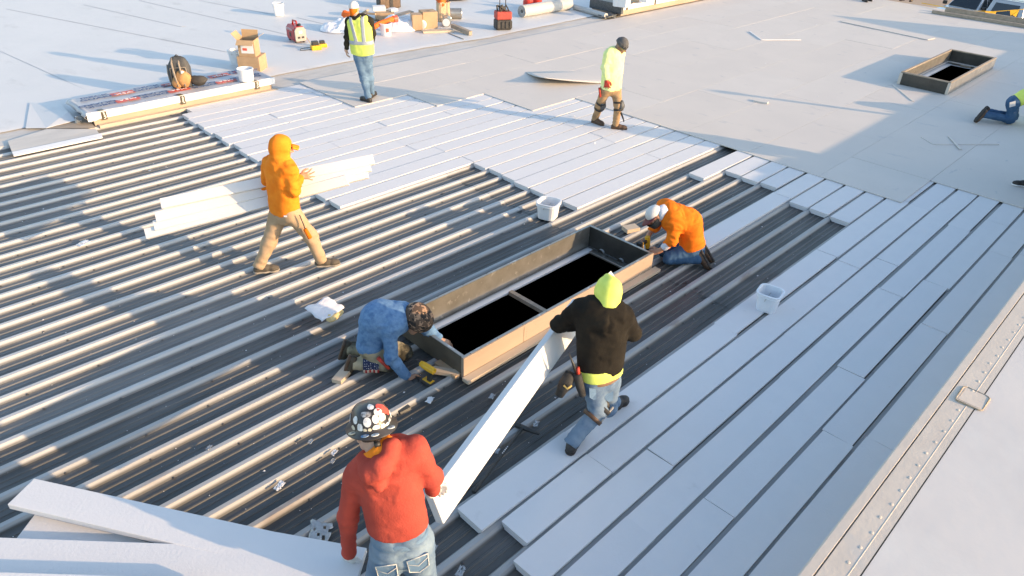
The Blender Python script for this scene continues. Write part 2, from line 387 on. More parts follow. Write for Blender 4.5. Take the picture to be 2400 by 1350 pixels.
b = MB(); n = len(edge); ys = [0, .06, .25, .6, 1.2, 2.4, 5, 10, 20, 32]
vs = []; fs = []
for j, dy in enumerate(ys):
    for x, y, z in edge:
        zz = z if dy == 0 else (.074+.004*noise.noise(Vector((x*.5, dy*.6, 1))) if dy < 1.3 else .066)
        vs.append((x, (y+dy) if dy < 3 else (14+dy), zz))
for j in range(len(ys)-1):
    for i in range(n-1): fs.append((j*n+i, j*n+i+1, (j+1)*n+i+1, (j+1)*n+i))
b.add(vs, fs).build('white_roof', m_tpo, None, smooth=True, kind='structure')
# welded sheet laps in the white membrane
wr = bpy.data.objects['white_roof']
for c, (p, q) in enumerate((((0, 115), (300, 250)), ((20, 20), (560, 125)), ((200, 10), (430, 62)), ((330, 0), (700, 85)), ((470, 0), (640, 32)), ((700, 40), (860, 78)))):
    a, bb = g(*p, .072), g(*q, .072)
    MB().bar(a, bb, .12, .0012).build('membrane_lap', m_tpo, wr)
# building body, ground
sheet([(-300, -300, -4.2), (500, -300, -4.2), (500, 500, -4.2), (-300, 500, -4.2)], 'parking_lot', m_asphalt)
XE = 27.75
b = MB(); b.add([(XE, -12, -4.2), (XE, 46, -4.2), (XE, 46, .04), (XE, -12, .04)], [(0, 1, 2, 3)])
b.add([(-6, 46, -4.2), (-6, 46, .04), (XE, 46, .04), (XE, 46, -4.2)], [(0, 1, 2, 3)])
b.add([(XE-.35, .6, .0585), (XE+.1, .6, .0585), (XE+.1, 46, .0585), (XE-.35, 46, .0585), (XE+.1, .6, -.2), (XE+.1, 46, -.2)], [(0, 1, 2, 3), (1, 4, 5, 2)])
b.build('building_side', m_wall, None, kind='structure')

# ------------------------------------------------------------------ the higher roof on the sunny side
upper = setting('upper_roof')
def uh(x): return float(np.interp(x, [-8, 1.5, 3.2, 5.5, 8, 11, 40], [.74, .76, .80, .90, .97, 1.03, 1.05]))
ep = []
for i in range(9):
    t = i/8; px, py = 1875+t*525, 1350+t*(661-1350); z = .9
    for _ in range(8): z = uh(g(px, py, z)[0])
    ep.append(g(px, py, z))
yl = ep[-1][1]
ep = [np.array([-8, ep[0][1]+.01, uh(-8)]), np.array([1.5, ep[0][1]+.01, uh(1.5)])] + ep + [np.array([x, yl, uh(x)]) for x in (9.5, 11, 14, 20, 30, 40)]
def ustrip(d0, d1, z0, z1, name, mat, face=None, th=0.0, smooth=False):
    b = MB(); vs = []; n = len(ep)
    for e in ep: vs.append((e[0], e[1]-d0, e[2]+z0))
    for e in ep: vs.append((e[0], e[1]-d1, e[2]+z1))
    fs = [(i, n+i, n+i+1, i+1) for i in range(n-1)]
    b.add(vs, fs)
    return b.build(name, mat, upper)
n = len(ep)
b = MB(); vs = []
for d, dz in ((0, -5), (0, -.035), (-.012, -.03), (-.015, -.008), (-.004, 0), (.05, .001), (.055, -.012)):
    for e in ep: vs.append((e[0], e[1]-d, (e[2]+dz) if dz > -2 else -.05))
fs = [(j*n+i, j*n+i+1, (j+1)*n+i+1, (j+1)*n+i) for j in range(6) for i in range(n-1)]
b.add(vs, [tuple(reversed(f)) for f in fs]).build('edge_coping', m_flash, upper)
ustrip(.05, .30, -.014, -.014, 'edge_gap', m_wood_old)
ustrip(.062, .245, .0, .002, 'flashing_strip', m_flash)
b = MB(); vs = []
for d in (.253, 1, 3, 8, 30):
    for e in ep: vs.append((e[0], e[1]-d, e[2]-.002))
b.add(vs, [(j*n+i, (j+1)*n+i, (j+1)*n+i+1, j*n+i+1) for j in range(4) for i in range(n-1)]).build('roof_membrane', m_tpo_old, upper)
def on_upper(px, py):
    z = .9
    for _ in range(8): z = uh(g(px, py, z)[0])
    return g(px, py, z)
# dimples of the fasteners under the flashing strip
b = MB()
for i in range(46):
    x = 2.2+i*.155
    e = np.array([np.interp(x, [p[0] for p in ep], [p[1] for p in ep]), uh(x)])
    b.ellipsoid((x, e[0]-.165+random.uniform(-.008, .008), e[1]+.001), (.016, .012, .0035), 8, 4, z0=0)
b.build('fastener_bumps', m_flash, upper, smooth=True, kind='stuff')
# lap weld along the strip
lw = MB(); lw.tube([(e[0], e[1]-.195, e[2]-.002) for e in ep], .006, 6); lw.build('weld_bead', m_flash, upper, smooth=True)
# sealed square patch
c = on_upper(2279, 934)
pt = MB(); ring = []
for cx, cy, a0 in ((.085, .065, 0), (-.085, .065, 90), (-.085, -.065, 180), (.085, -.065, 270)):
    for k in range(4):
        a = R(a0+30*k); ring.append((cx+.028*math.cos(a), cy+.028*math.sin(a)))
pt.prism(ring, .001, .004)
po = pt.build('sealed_patch', m_flash, upper); po.location = c
pr_ = MB(); pr_.tube([(x+random.uniform(-.004, .004), y+random.uniform(-.004, .004), .002) for x, y in ring]+[(ring[0][0], ring[0][1], .002)], [random.uniform(.004, .009) for _ in range(17)], 6)
pr_.tube([(x*.86+random.uniform(-.004, .004), y*.84+random.uniform(-.004, .004), .003) for x, y in ring[2:11]], .0025, 6)
q = pr_.build('patch_sealant', m_brown_seal, po, smooth=True)
# unseen casters added on the upper roof, beyond the frame, for the stepped shadow
for x, y, r, h in ((16.9, -.1, .06, 1.50), (14.4, -.3, .05, .45)):
    t = thing('shadow_pipe', 'tall grey pipe added on the upper roof to cast shade' if h > 1 else 'short grey pipe added on the upper roof to cast shade', 'pipe', (x, y, uh(x)-.02))
    MB().lathe([(r*1.0, 0), (r*1.0, h-1.0+.35), (r*1.6, h-1.0+.36), (r*1.6, h-.55), (r*.4, h-.5)], n=14).build('pipe', m_galv, t, smooth=False)
    MB().lathe([(r*2.2, 0), (r*2, .02), (r*1.3, .05)], n=14).build('pipe_boot', m_tpo_old, t)
t = thing('shadow_box', 'low grey box added on the upper roof edge to cast shade', 'shadow caster', (12.6, -.15, uh(12.6)-.01))  # added low caster, unseen, for a step in the shadow edge
MB().box((0, 0, .09), (1.5, .5, .18)).build('housing', m_galv, t, bevel=.01)
MB().box((.2, 0, .2), (.9, .54, .04)).build('lid', m_galv_dark, t, bevel=.008)
t = thing('shadow_wedge', 'unseen tan block with a sloping top, shaped to cast the wedge shadow', 'roof hatch', (26.6, -.5, 1.03))  # added block, its slope shaped so the shadow falls as a wedge
MB().add([(-1.5, -1, 0), (1.45, -1, 0), (1.45, .3, 0), (-1.5, .3, 0), (-1.5, -1, .30), (1.2, -1, 1.5), (1.2, .3, 1.5), (-1.5, .3, .30), (1.45, -1, 0.25), (1.45, .3, .25)],
         [(0, 1, 8, 5, 4), (3, 7, 6, 9, 2), (4, 5, 6, 7), (5, 8, 9, 6), (8, 1, 2, 9), (0, 4, 7, 3)]).build('housing', m_wall, t)
# ------------------------------------------------------------------ open curb in the middle
def frame(name, mat, parent, x0, x1, y0, y1, z0, z1, t, bevel=.002):
    for a in ((x0, x1, y0, y0+t), (x0, x1, y1-t, y1), (x0, x0+t, y0+t, y1-t), (x1-t, x1, y0+t, y1-t)):
        MB().box(((a[0]+a[1])/2, (a[2]+a[3])/2, (z0+z1)/2), (a[1]-a[0], a[3]-a[2], z1-z0)).build(name, mat, parent, bevel=bevel)
CX0, CX1, CY0, CY1, CZ1 = 3.51, 6.53, 3.955, 4.945, .275
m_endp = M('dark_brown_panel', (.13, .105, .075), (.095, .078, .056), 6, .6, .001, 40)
curb = thing('skylight_curb', 'large open skylight curb in the middle of the bare metal deck', 'skylight curb', ((CX0+CX1)/2, (CY0+CY1)/2, 0))
o = np.array([(CX0+CX1)/2, (CY0+CY1)/2, 0])
def cb(b, name, mat, **k): return b.build(name, mat, curb, off=o, **k)
for a in ((CX0, CX1, CY0, CY0+.036), (CX0, CX1, CY1-.036, CY1), (CX0, CX0+.036, CY0+.036, CY1-.036), (CX1-.036, CX1, CY0+.036, CY1-.036)):
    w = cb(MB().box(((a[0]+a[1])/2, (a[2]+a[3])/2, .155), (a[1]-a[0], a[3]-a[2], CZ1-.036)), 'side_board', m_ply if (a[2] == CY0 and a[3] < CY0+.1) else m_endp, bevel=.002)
    cx, cy = (a[0]+a[1])/2, (a[2]+a[3])/2
    lx, ly = a[1]-a[0], a[3]-a[2]
    # metal cap on the top edge, and metal lining on the inner face
    MB().box((cx-o[0]+(.0 if lx > ly else (.006 if a[0] == CX0 else -.006)), cy-o[1]+((.006 if a[2] == CY0 else -.006) if lx > ly else 0), CZ1+.0005), (lx-(0 if lx > ly else 0)-.004, ly-.008, .006)).build('metal_cap', m_galv, w)
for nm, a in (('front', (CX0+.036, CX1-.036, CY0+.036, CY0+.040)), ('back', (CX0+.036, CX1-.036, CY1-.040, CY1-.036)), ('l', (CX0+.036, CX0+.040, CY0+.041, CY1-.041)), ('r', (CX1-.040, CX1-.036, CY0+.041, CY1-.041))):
    cb(MB().box(((a[0]+a[1])/2, (a[2]+a[3])/2, .10), (a[1]-a[0], a[3]-a[2], .338)), 'metal_lining', m_galv if nm == 'back' else m_galv_dark)  # sides other than the back take a darker copy with shade painted in
# ledge flanges inside
cb(MB().box(((CX0+CX1)/2, CY1-.085, -.03), (CX1-CX0-.09, .088, .03)), 'inner_ledge', m_white_pl, bevel=.006)
cb(MB().box((CX1-.085, (CY0+CY1)/2-.02, -.03), (.088, CY1-CY0-.22, .03)), 'inner_ledge', m_galv, bevel=.006)
cb(MB().box((CX0+.07, (CY0+CY1)/2, -.06), (.06, CY1-CY0-.18, .03)), 'inner_ledge', m_galv_dark, bevel=.006)
cb(MB().bar((4.99, CY0+.04, -.03), (4.99, CY1-.13, -.03), .055, .05), 'cross_bar', m_wood_old, bevel=.003)
# lumber plates at the foot
cb(MB().box(((CX0+CX1)/2+.02, CY0-.048, .0505), (CX1-CX0+.09, .088, .038)), 'base_plank', m_wood_pale, bevel=.003)
cb(MB().box((CX0-.03, CY0+.20, .0525), (.075, .30, .038)), 'base_plank', m_wood, bevel=.003)
b = MB()
for x in np.linspace(CX0+.1, CX1-.1, 9): b.lathe([(.006, 0), (.006, .004), (0, .006)], (x, CY0+.016, CZ1+.003), 6)
for x in np.linspace(CX0+.1, CX1-.1, 9): b.lathe([(.006, 0), (.006, .004), (0, .006)], (x+.05, CY1-.018, CZ1+.003), 6)
cb(b, 'screw', m_screw)
# joint line and nail marks on the sunny face
b = MB(); b.box((4.32, CY0-.0015, .17), (.006, .003, .20)); 
for x in np.linspace(CX0+.2, CX1-.2, 11): b.box((x, CY0-.001, .215+random.uniform(-.01, .03)), (.007, .003, .007))
for z in (.12, .15, .18, .21): b.box((4.36, CY0-.001, z), (.006, .003, .006))
cb(b, 'joint', m_brown_seal)

# ------------------------------------------------------------------ second open curb at the right
def q4(px, z): return [g(*p, z) for p in px]
X0, X1, Y0, Y1, Z1 = 17.22, 20.48, 4.0, 5.03, .34
c2 = thing('skylight_curb', 'grey open skylight curb standing alone on the cover boards at the right', 'skylight curb', ((X0+X1)/2, (Y0+Y1)/2, CT))
o2 = np.array([(X0+X1)/2, (Y0+Y1)/2, CT])
for a in ((X0, X1, Y0, Y0+.05), (X0, X1, Y1-.05, Y1), (X0, X0+.05, Y0+.05, Y1-.05), (X1-.05, X1, Y0+.05, Y1-.05)):
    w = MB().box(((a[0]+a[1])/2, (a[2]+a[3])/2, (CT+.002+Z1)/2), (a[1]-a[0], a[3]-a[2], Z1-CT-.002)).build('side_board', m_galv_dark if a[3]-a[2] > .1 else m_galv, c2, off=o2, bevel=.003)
    MB().box(((a[0]+a[1])/2-o2[0], (a[2]+a[3])/2-o2[1], Z1-o2[2]+.012), (a[1]-a[0]-.002, a[3]-a[2]-.002, .024)).build('top_rail', m_wood_old, w, bevel=.003)
for a in ((X0, Y0), (X0, Y1)):
    MB().box((a[0]-.004, a[1]+(.02 if a[1] == Y0 else -.02), (CT+Z1)/2), (.012, .06, Z1-CT-.01)).build('corner_strip', m_flash, c2, off=o2)
MB().box(((X0+X1)/2, Y1-.11, .03), (X1-X0-.12, .11, .03)).build('inner_ledge', m_white_pl, c2, off=o2, bevel=.006)
MB().bar((18.4, Y0+.05, .02), (18.4, Y1-.16, .02), .04, .04).build('cross_bar', m_flash, c2, off=o2)
for y in (4.25, 4.55): MB().box((X1-.10, y, .06), (.09, .22, .03), rz=.05).build('packing_strip', m_wood_old, c2, off=o2)

# ------------------------------------------------------------------ closed curb wrapped in printed underlay, top left
m_wrap = M('printed_underlay', (.47, .47, .50), (.40, .40, .43), 7, .45, .008, 9, bst=(1, .4, 1))
m_wrapw = M('white_underlay_edge', (.80, .79, .78), (.74, .73, .72), 6, .5, .004, 14)
m_navy = M('navy_print', (.045, .075, .19), rough=.5)
m_redp = M('red_print', (.55, .085, .06), (.48, .07, .05), 8, .5)
GX0, GX1, GY0, GY1, GZ = 3.30, 6.66, 13.06, 14.02, .27
wc = thing('wrapped_curb', 'closed skylight curb covered with grey printed underlay beside the white roof', 'covered skylight', ((GX0+GX1)/2, (GY0+GY1)/2, 0))
wo = np.array([(GX0+GX1)/2, (GY0+GY1)/2, 0])
def wb(b, name, mat, parent=None, **k): return b.build(name, mat, parent or wc, off=wo, **k)
for a in ((GX0+.05, GX1-.05, GY0, GY0+.04, m_ply), (GX0+.05, GX1-.05, GY1-.04, GY1, m_ply), (GX0+.05, GX0+.09, GY0+.04, GY1-.04, m_galv_dark), (GX1-.09, GX1-.05, GY0+.04, GY1-.04, m_ply)):
    wb(MB().box(((a[0]+a[1])/2, (a[2]+a[3])/2, .14), (a[1]-a[0], a[3]-a[2], .25)), 'side_board', a[4], bevel=.003)
b = MB(); nx, ny = 70, 22; vs = []; fs = []
for j in range(ny):
    for i in range(nx):
        x = GX0+(GX1-GX0)*i/(nx-1); y = GY0-.012+(GY1-GY0+.024)*j/(ny-1)
        e = min(i, nx-1-i, 6)/6
        z = GZ+.006+.010*noise.noise(Vector((x*2.2, y*5, 0)))*e+.007*noise.noise(Vector((x*6, y*9, 4)))*e+.012*(1-abs(2*j/(ny-1)-1)) 
        vs.append((x, y, z))
for j in range(ny-1):
    for i in range(nx-1): fs.append((j*nx+i, j*nx+i+1, (j+1)*nx+i+1, (j+1)*nx+i))
b.add(vs, fs); cov = wb(b, 'printed_cover', m_wrap, smooth=True)
# the white turned-down edge along the front with its nails, and ragged ends
b = MB(); vs = []; fs = []; n = 60
for i in range(n):
    x = GX0-.04+(GX1-GX0+.06)*i/(n-1); w_ = .006*noise.noise(Vector((x*3, 0, 0)))
    vs += [(x, GY0+.02, GZ+.014), (x, GY0-.016+w_, GZ+.008), (x, GY0-.020+w_, GZ-.01), (x, GY0-.014+w_*2, GZ-.105-.012*noise.noise(Vector((x*2, 4, 0)))-.02*(i < 3))]
for i in range(n-1):
    for j in range(3): fs.append((i*4+j, i*4+j+1, (i+1)*4+j+1, (i+1)*4+j))
b.add(vs, fs); wb(b, 'white_edge', m_wrapw, smooth=True)
b = MB(); vs = []; fs = []
for i in range(12):
    y = GY0+(GY1-GY0)*i/11
    vs += [(GX0+.04, y, GZ+.012), (GX0-.02, y, GZ+.004), (GX0-.03-.05*random.random(), y, GZ-.05), (GX0+.03+random.uniform(-.02, .0), y+random.uniform(-.02, .02), GZ-.08-.07*random.random())]
for i in range(11):
    for j in range(3): fs.append((i*4+j, i*4+j+1, (i+1)*4+j+1, (i+1)*4+j))
b.add(vs, fs); wb(b, 'ragged_flap', m_wrap, smooth=True, solid=.004)
b = MB()
for i in range(26):
    x = GX0+.06+i*.128; b.box((x, GY0-.022, GZ-.035), (.011, .004, .011))
for i in range(9):
    for y in (GY0+.06, GY0+.30, GY1-.14): b.box((GX0+.15+i*.37+random.uniform(-.08, .08), y+random.uniform(-.03, .03), GZ+.024), (.011, .011, .004))
wb(b, 'nail', m_navy)
for x, h in ((3.52, .14), (4.86, .15), (6.30, .15)):
    tp = MB(); tp.box((x, GY0-.024, GZ-.065), (.085, .005, h)); tp.box((x-.02, GY0+.03, GZ+.024), (.085, .10, .004), rz=.1)
    tpo = wb(tp, 'dark_tape_strip', m_tape)
    mk = MB()
    for k in range(7): mk.box((x+.008+random.uniform(-.012, .012), GY0-.0275, GZ-.11+k*.017), (.026, .003, .009))
    wb(mk, 'tape_print', m_wrapw, tpo)
wb(MB().box(((GX0+GX1)/2+.06, GY0-.06, .055), (GX1-GX0-.06, .09, .045)), 'base_plank', m_wood_pale, bevel=.004)

def text(body, size, loc, rot, mat, parent, name='lettering', ext=.0012, sx=1.0, align='CENTER', off=None, bold=0.0):
    cu = bpy.data.curves.new('t', 'FONT'); cu.body = body; cu.size = size; cu.extrude = ext; cu.align_x = align; cu.align_y = 'CENTER'; cu.resolution_u = 3; cu.offset = bold
    ob = bpy.data.objects.new('t', cu); COL.objects.link(ob)
    dg = bpy.context.evaluated_depsgraph_get(); me = bpy.data.meshes.new_from_object(ob.evaluated_get(dg))
    bpy.data.objects.remove(ob); bpy.data.curves.remove(cu)
    me.materials.clear(); me.materials.append(mat)
    o_ = link(bpy.data.objects.new(name, me)); o_.parent = parent
    l = Vector(loc) - (Vector(off) if off is not None else Vector((0, 0, 0)))
    o_.matrix_local = Matrix.Translation(l) @ rot.to_4x4() @ Matrix.Diagonal((sx, 1, 1, 1))
    return o_
RZ = lambda a: Matrix.Rotation(a, 3, 'Z')
def print_block(x, y, rotd):
    s = -1 if rotd else 1; r = RZ(math.pi if rotd else 0)
    for body, dy, dx in (('DECK', .062, -.03), ('GUARD', -.062, 0)):
        text(body, .118, (x+s*dx, y+s*dy, GZ+.031), r, m_navy, cov, 'printed_word', sx=1.5, off=wo, bold=.003)
def logo(x, y, rotd):
    s = -1 if rotd else 1; r = RZ(math.pi if rotd else 0)
    p = MB(); p.box((x, y-s*.03, GZ+.026), (.40, .085, .003)); p.box((x-.115, y+s*.055, GZ+.026), (.17, .06, .003)); p.box((x+.09, y+s*.055, GZ+.026), (.20, .06, .003))
    lo = wb(p, 'red_logo', m_redp, cov)
    return text('MSA', .11, (x, y-s*.03, GZ+.030), r, m_wrapw, cov, 'logo_letters', sx=1.5, off=wo)
for i, x in enumerate((3.62, 4.52, 5.42, 6.32)):
    print_block(x+.08, 13.80, i % 2 == 1 and False)
    print_block(x-.05, 13.37, True)
    if x < 6: logo(x+.43, 13.36, True); logo(x+.50, 13.78, False)
logo(6.42, 13.8, False)
# ================================================================== things on the roof
def place(px, py, z=CT): 
    p = g(px, py, z); return (float(p[0]), float(p[1]), z)
def facing(px, py, qx, qy, z=CT):
    a, b = g(px, py, z), g(qx, qy, z); return math.atan2(b[1]-a[1], b[0]-a[0])
MT = .073                                   # top of the white membrane
# --- pails
m_milky = M('milky_plastic', (.78, .80, .83), (.72, .75, .79), 9, .35)
def pail(label, px, py, z, w=.26, h=.31, rz=0.3, mat=None, handle=True, group='plastic pails on the roof'):
    t = thing('plastic_pail', label, 'pail', place(px, py, z), rz, group)
    MB().sqpail(w*.84, w, h).build('tub', mat or m_white_pl, t, smooth=False, bevel=.002)
    if handle:
        hb = MB(); e = w/2+.018
        hb.tube([(e*math.cos(a), -e*math.sin(a)*.25-.02 if False else e*.98*math.sin(a)*.2, h*.86-.09*math.sin(a)) for a in np.linspace(0, math.pi, 11)], .003, 5)
        hb.build('handle', m_galv, t, smooth=True)
    return t
p_ = pail('empty white square pail standing on the bare deck behind the big curb', 1284, 508, .034, .28, .235, .35)
p_ = pail('milky see-through tub standing on the laid foam strips', 1796, 722, FT+.012, .245, .225, .18, m_milky)
p_ = pail('white square pail standing alone on the white roof', 655, 36, MT, .27, .32, .95)
p_ = pail('white pail half hidden behind the open cardboard box', 556, 150, MT, .26, .30, .6)
# round tub on the wrapped curb
t = thing('paint_tub', 'white round tub standing on the printed underlay', 'tub', tuple(np.array(place(578, 188, GZ+.03))))
MB().lathe([(.135, 0), (.142, .20), (.152, .201), (.152, .225), (.141, .226), (.139, .02), (0, .018)], n=28).build('tub', m_white_pl, t, smooth=False)
MB().lathe([(.136, .19), (0, .192)], n=28).build('contents', m_white_pl, t)
# printed round bucket in the pile
m_prt = M('red_label_print', (.62, .10, .06), rough=.5)
t = thing('printed_bucket', 'white round bucket with red print in front of the plastic heap', 'bucket', place(905, 82, MT), .4)
MB().lathe([(.125, 0), (.15, .26), (.162, .262), (.162, .295), (.148, .297), (.122, .02), (0, .018)], n=28).build('bucket_body', m_white_pl, t)
MB().lathe([(.140, .20), (0, .205)], n=28).build('grey_contents', m_galv_dark, t)
b = MB()
for a0, w, hh, zz in ((-2.6, .5, .10, .09), (-1.35, .75, .09, .11)):
    for k in range(6):
        a = a0+w*k/5; a2 = a0+w*(k+1)/5
        r0, r1 = .125+.025*zz/.26+.002, .125+.025*(zz+hh)/.26+.002
        vs = [(r*math.cos(x), r*math.sin(x), z) for r, x, z in ((r0, a, zz), (r0, a2, zz), (r1, a2, zz+hh), (r1, a, zz+hh))]
        b.add(vs, [(0, 1, 2, 3)])
    b.build('red_label', m_prt, t); b = MB()
MB().tube([(.16*math.cos(a), .16*math.sin(a), .28+.02*math.sin(a*2)) for a in np.linspace(-3.0, -.1, 12)], .003, 5).build('handle', m_galv, t)

# --- cardboard boxes
def carton(label, loc, rz, sx, sy, sz, open_=0, hole=False, parts=True, group='cardboard boxes on the white roof', seam=False):
    t = thing('cardboard_box', label, 'box', loc, rz, group)
    b = MB(); th = .006
    if open_:
        for c, s_ in (((0, -sy/2, sz/2), (sx, th, sz)), ((0, sy/2, sz/2), (sx, th, sz)), ((-sx/2, 0, sz/2), (th, sy-th-.001, sz)), ((sx/2, 0, sz/2), (th, sy-th-.001, sz)), ((0, 0, th/2+.001), (sx-th-.001, sy-th-.001, th))): b.box(c, s_)
    else: b.box((0, 0, sz/2), (sx, sy, sz))
    b.build('carton', m_card, t, bevel=.003)
    if open_:
        for a, dirx, w, ln in ((R(35), 1, sy, sx*.48), (R(130), -1, sy, sx*.48)):
            q = MB(); p = Vector((dirx*sx/2, 0, sz)); d = Vector((dirx*math.cos(a), 0, math.sin(a))) if dirx > 0 else Vector((math.cos(a), 0, math.sin(a)))
            q.add([p+Vector((0, -w/2, 0)), p+Vector((0, w/2, 0)), p+Vector((0, w/2, 0))+d*ln, p+Vector((0, -w/2, 0))+d*ln], [(0, 1, 2, 3)]); q.build('flap', m_card_in, t, solid=.005)
        for a, diry, w, ln in ((R(80), 1, sx, sy*.5), (R(-35), -1, sx, sy*.45)):
            q = MB(); p = Vector((0, diry*sy/2, sz)); d = Vector((0, diry*math.cos(a), math.sin(a)))
            q.add([p+Vector((-w/2, 0, 0)), p+Vector((w/2, 0, 0)), p+Vector((w/2, 0, 0))+d*ln, p+Vector((-w/2, 0, 0))+d*ln], [(0, 1, 2, 3)]); q.build('flap', m_card_in, t, solid=.005)
    else:
        MB().box((0, 0, sz+.0015), (sx*1.0, .05, .002)).build('tape', m_ply, t)
    if hole:
        q = MB(); q.lathe([(.055, sz+.002), (.0, sz+.0025)], n=16, sx=1.3); q.build('hand_hole', m_dark, t)
    if seam: MB().box((0, 0, sz*.5), (sx+.004, sy+.004, .008)).build('lid_edge', m_card_in, t)
    return t
rzb = -.85
carton('closed flat cardboard box under the open box, with a lid line', place(594, 162, MT), rzb, .46, .42, .30, seam=True)
carton('open cardboard box with raised flaps, topmost of its stack', tuple(Vector(place(591, 164, MT))+Vector((0.02, .03, .30))), rzb+.03, .34, .30, .33, open_=1)
tb = bpy.data.objects[[o_.name for o_ in bpy.data.objects if o_.name.startswith('cardboard_box')][-1]]
q = MB(); q.box((.02, -.154, .17), (.26, .003, .20)); q.build('paper_label', m_white_pl, tb)
q = MB(); q.box((-.03, -.157, .15), (.09, .003, .05)); q.build('label_print', m_prt, tb)
carton('cardboard box with a dark hand hole on its lid beside the white roll', place(1004, 64, MT), -.35, .40, .36, .42, hole=True)
carton('small open-sided cardboard box between the heap and the white roll', place(977, 70, MT), -.5, .26, .30, .40)
carton('grey-sided cardboard box with white foam pieces lying on top', place(902, 45, MT), -.55, .50, .40, .20)
t = thing('foam_block', 'white foam block lying on the grey-sided cardboard box', 'foam block', tuple(Vector(place(900, 43, MT))+Vector((-.05, .05, .202))), -.5, 'foam blocks on the box')
MB().box((-.05, 0, .06), (.34, .26, .12)).build('block', m_foam, t, bevel=.006)
t = thing('foam_block', 'thin white foam offcut leaning off the cardboard box corner', 'foam block', tuple(Vector(place(908, 44, MT))+Vector((.05, -.06, .202))), -.2, 'foam blocks on the box')
MB().box((.10, 0, .035), (.20, .20, .07)).build('block', m_foam, t, bevel=.006)
# paper bag with orange vest
m_paper = M('brown_paper', (.60, .42, .26), (.52, .36, .22), 6, .8, .006, 12)
m_hiorange = M('orange_cloth', (.85, .17, .02), (.75, .13, .02), 8, .8, .01, 18)
t = thing('paper_sack', 'brown paper sack stuffed with orange cloth', 'sack', place(1039, 49, MT), -.3)
b = MB(); n = 20; vs = []; fs = []
for z, s_ in ((0, 1), (.2, 1.02), (.42, .98), (.50, 1.03)):
    for k in range(n):
        a = 2*math.pi*k/n; r = .17/max(abs(math.cos(a)), abs(math.sin(a)))**.8
        vs.append((r*math.cos(a)*s_+.012*noise.noise(Vector((k, z*9, 1))), r*math.sin(a)*.75*s_+.012*noise.noise(Vector((k, z*9, 5))), z+(.05*noise.noise(Vector((k*.7, 2, 2))) if z > .49 else 0)))
for i in range(3):
    for k in range(n): fs.append((i*n+k, i*n+(k+1) % n, (i+1)*n+(k+1) % n, (i+1)*n+k))
fs.append(tuple(range(n))[::-1]); b.add(vs, fs).build('bag', m_paper, t, solid=.004)
def lump(name, mat, parent, c, r, amp=.35, fr=4, seed=0, n=22, m=14):
    b = MB(); b.ellipsoid(c, r, n, m)
    b.v = [tuple(Vector(c)+(Vector(p)-Vector(c))*(1+amp*noise.noise(Vector(((p[0]-c[0])*fr/r[0]*.25+seed, (p[1]-c[1])*fr/r[1]*.25, (p[2]-c[2])*fr/r[2]*.25))))) for p in b.v]
    return b.build(name, mat, parent, smooth=True)
lump('orange_cloth', m_hiorange, t, (-.05, 0, .50), (.15, .12, .13), .6, 7, 3)
# rolls and cans
m_grey_roll = M('grey_membrane', (.50, .49, .47), (.44, .43, .41), 4, .5, .002, 20)
def roll(name, label, cat, p, q, r, mat, core=None, group=None, wrap=True):
    p, q = Vector(p), Vector(q); mid = (p+q)/2; t = thing(name, label, cat, tuple(mid), 0, group)
    d = (q-p)/2; b = MB(); b.tube([-d, -d*.98, d*.98, d], [r*.985, r, r, r*.985], 24, caps=False)
    dn = d.normalized(); s_ = Vector((0, 0, 1)); x_ = dn.cross(s_).normalized()
    b.build('sheet', mat, t, smooth=True)
    for sg, e in ((-1, -d), (1, d)):
        c = MB(); vs = []; fs = []; n = 24
        for rr in (r*.985, r*.34):
            for k in range(n):
                a = 2*math.pi*k/n; vs.append(e*1.001+(x_*math.cos(a)+s_*math.sin(a))*rr)
        for k in range(n): fs.append((k, (k+1) % n, n+(k+1) % n, n+k))
        c.add(vs, fs).build('roll_end', mat, t)
        if sg < 0 and wrap:
            w = MB()
            pts = [e*1.004+(x_*math.cos(a)+s_*math.sin(a))*(r*(.40+.53*a/(6*math.pi))) for a in np.linspace(0, 6*math.pi, 70)]
            w.tube(pts, r*.018, 4).build('winding_line', m_dark, t)
    c = MB(); c.tube([-d*1.0, d*1.0], r*.34, 16, caps=False).build('core', core or m_card_in, t, smooth=True)
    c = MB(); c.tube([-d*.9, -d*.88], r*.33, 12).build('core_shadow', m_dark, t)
    return t
a, b_ = np.array(place(1222, 41, MT)), np.array(place(1333, 22, MT))
roll('membrane_roll', 'big grey roll of membrane lying on the white roof', 'membrane roll', (a[0], a[1], MT+.165), (b_[0], b_[1], MT+.165), .165, m_grey_roll, m_grey_roll)
a, b_ = np.array(place(1345, 22, MT)), np.array(place(1420, 42, CT))
roll('membrane_roll', 'thin grey roll of membrane lying crosswise by the covered platform', 'membrane roll', (b_[0], b_[1], MT+.075), (a[0], a[1], MT+.075), .075, m_grey_roll, m_grey_roll, wrap=False)
a = np.array(place(986, 71, MT)); v_ = Vector((.80, .62, 0))*.32
roll('paper_roll', 'white roll of paper with a brown core between two cardboard boxes', 'paper roll', (a[0], a[1], MT+.12), (a[0]+v_.x, a[1]+v_.y, MT+.12), .12, m_white_pl, wrap=False)
def can(label, p, q, r):
    p, q = Vector(p), Vector(q); mid = (p+q)/2; d = (q-p)/2; t = thing('metal_can', label, 'can', tuple(mid), 0, 'metal cans on the white roof')
    b = MB(); b.tube([-d, -d*.95, -d*.93, d*.93, d*.95, d], [r*1.0, r*1.04, r, r, r*1.04, r], 22); b.build('can_body', m_galv, t, smooth=False)
    MB().tube([-d*1.01, -d*.99], r*.82, 22).build('can_lid', m_white_pl, t)
a = np.array(place(1046, 64, MT)); can('grey metal can lying on its side with its white lid facing out', (a[0], a[1], MT+.12), (a[0]+.24, a[1]+.24, MT+.12), .12)
